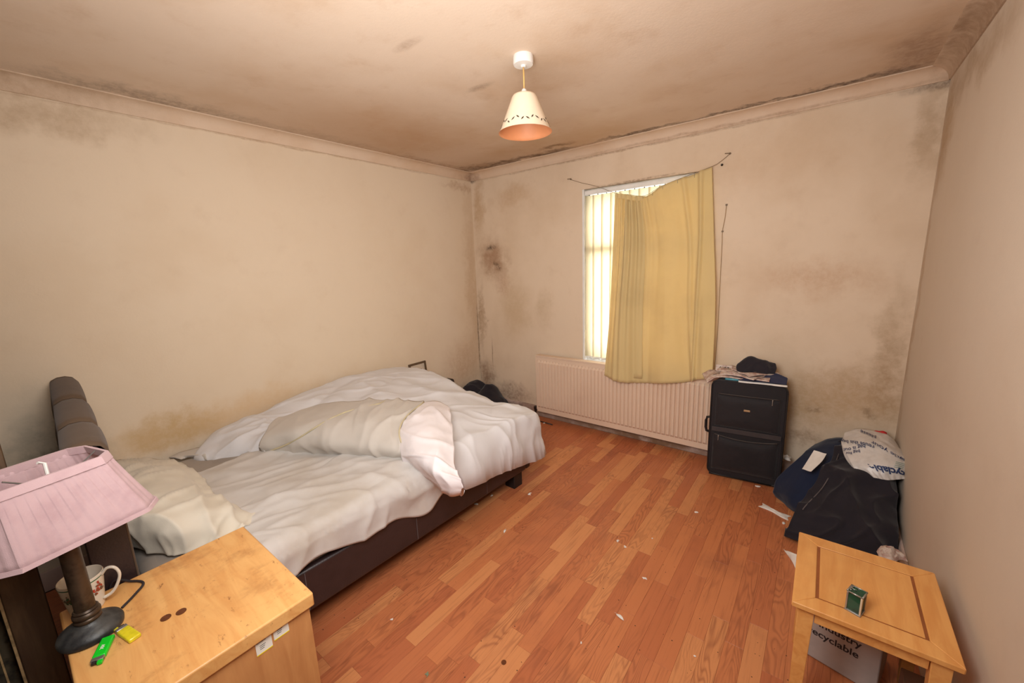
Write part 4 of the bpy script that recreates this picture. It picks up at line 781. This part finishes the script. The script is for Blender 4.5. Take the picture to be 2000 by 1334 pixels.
build('inlay', MB().box(a, a+iy, c_, d_, zz0, TZ-.002).box(b-iy, b, c_, d_, zz0, TZ-.002).box(a+iy, b-iy, c_, c_+.004, zz0, TZ-.002).box(a+iy, b-iy, d_-.004, d_, zz0, TZ-.002), inlay_m, tbm)
build('centre_panel', MB().box(a+iy, b-iy, c_+.004, d_-.004, zz0, TZ-.0008), oak_m, tbm)
ins = .016
for x in (TX0+ins, TX1-ins-.042):
    for y in (TY0+ins, TY1-ins-.042):
        ox = .012 if x > 3.1 else 0; oy = .012 if y > -1.6 else 0
        build('leg', MB().add([(x+ox, y+oy, 0), (x+ox+.03, y+oy, 0), (x+ox+.03, y+oy+.03, 0), (x+ox, y+oy+.03, 0), (x, y, zz0), (x+.042, y, zz0), (x+.042, y+.042, zz0), (x, y+.042, zz0)], [(3, 2, 1, 0), (4, 5, 6, 7)]+[(i, (i+1) % 4, (i+1) % 4+4, i+4) for i in range(4)]), oak_m, tbm, bevel=.002)
for bx_ in ((TX0+ins+.043, TX1-ins-.043, TY0+ins+.006, TY0+ins+.024), (TX0+ins+.043, TX1-ins-.043, TY1-ins-.024, TY1-ins-.006), (TX0+ins+.006, TX0+ins+.024, TY0+ins+.043, TY1-ins-.043), (TX1-ins-.024, TX1-ins-.006, TY0+ins+.043, TY1-ins-.043)):
    build('apron', MB().box(*bx_, zz0-.045, zz0), oak_m, tbm, bevel=.0015)
# green glass box
gc = at(1669, 1192, z=TZ); gan = math.atan2((at(1673, 1208, z=TZ)-at(1645, 1192, z=TZ)).y, (at(1673, 1208, z=TZ)-at(1645, 1192, z=TZ)).x)
gx = thing('glass_trinket_box', 'small dark green glass box with silver edges standing on the side table', 'box', gc, gan)
hx, hh = .0165, .062
build('box_plinth', MB().box(-hx-.003, hx+.003, -hx-.003, hx+.003, 0, .005), metal_m, gx, bevel=.001, local=True)
for q in ((-hx+.002, hx-.002, -hx+.0005, -hx+.002), (-hx+.002, hx-.002, hx-.002, hx-.0005), (-hx+.0005, -hx+.002, -hx+.002, hx-.002), (hx-.002, hx-.0005, -hx+.002, hx-.002)): build('glass_side', MB().box(*q, .005, hh), greeng_m, gx, local=True)
for sx in (-1, 1):
    for sy in (-1, 1): build('corner_strip', MB().box(sx*hx-.0022, sx*hx+.0022, sy*hx-.0022, sy*hx+.0022, .005, hh), cream_g if (sx > 0 and sy < 0) else metal_m, gx, bevel=.0008, local=True)
ld = build('lid', MB().box(-hx-.001, hx+.001, -hx-.001, hx+.001, hh, hh+.004), greeng_m, gx, bevel=.0008, local=True)
e_ = hx+.0015; build('lid_edge', MB().tube([(-e_, -e_, hh+.003), (e_, -e_, hh+.003)], .0022).tube([(e_, -e_, hh+.003), (e_, e_, hh+.003)], .0022).tube([(e_, e_, hh+.003), (-e_, e_, hh+.003)], .0022).tube([(-e_, e_, hh+.003), (-e_, -e_, hh+.003)], .0022), metal_m, ld, smooth=1, local=True)
build('silver_scroll', MB().tube([(-.014+.004*math.sin(t*.9), -.012+.024*t/16, hh+.0055) for t in range(17)], .0013, 6).tube([(-.008+.010*math.cos(t*.5), .006+.007*math.sin(t*.5), hh+.0055) for t in range(12)], .001, 6), metal_m, ld, smooth=1, local=True)
# recyclable box and bits below the table
yb = -1.505
rbx = thing('cardboard_box', 'white printed cardboard box under the side table', 'box', (3.14, -1.40, 0), math.radians(-13))
RM = MW[rbx.name]
build('carton', MB().box(-.11, .10, -.13, .06, .003, .365), simple('white_card', (176, 166, 160), .6, var=.06), rbx, bevel=.004, local=True)
build('lettering', text_mb('recyclable', .037, lambda c: Vector((-.106+c.x, -.1306, .118+c.y)), .0007, 'LEFT'), ink_m, rbx, local=True)
build('lettering', text_mb('industry', .037, lambda c: Vector((-.075+c.x, -.1306, .162+c.y)), .0007, 'LEFT'), ink_m, rbx, local=True)
tag(build('brown_box', MB().box(3.245, 3.33, -1.70, -1.60, .002, .20), simple('brown_card', (96, 62, 40), .8), bevel=.003), 'dark brown box under the side table beside the white carton', 'box')
crumple('grey_bag', Vector((3.17, -1.70, 0)), .12, .10, .10, simple('grey_film', (140, 128, 116), .4, var=.2, bump=.5, bs=20), 'crumpled grey polythene under the side table near the right wall', 'bag', 21, .5)
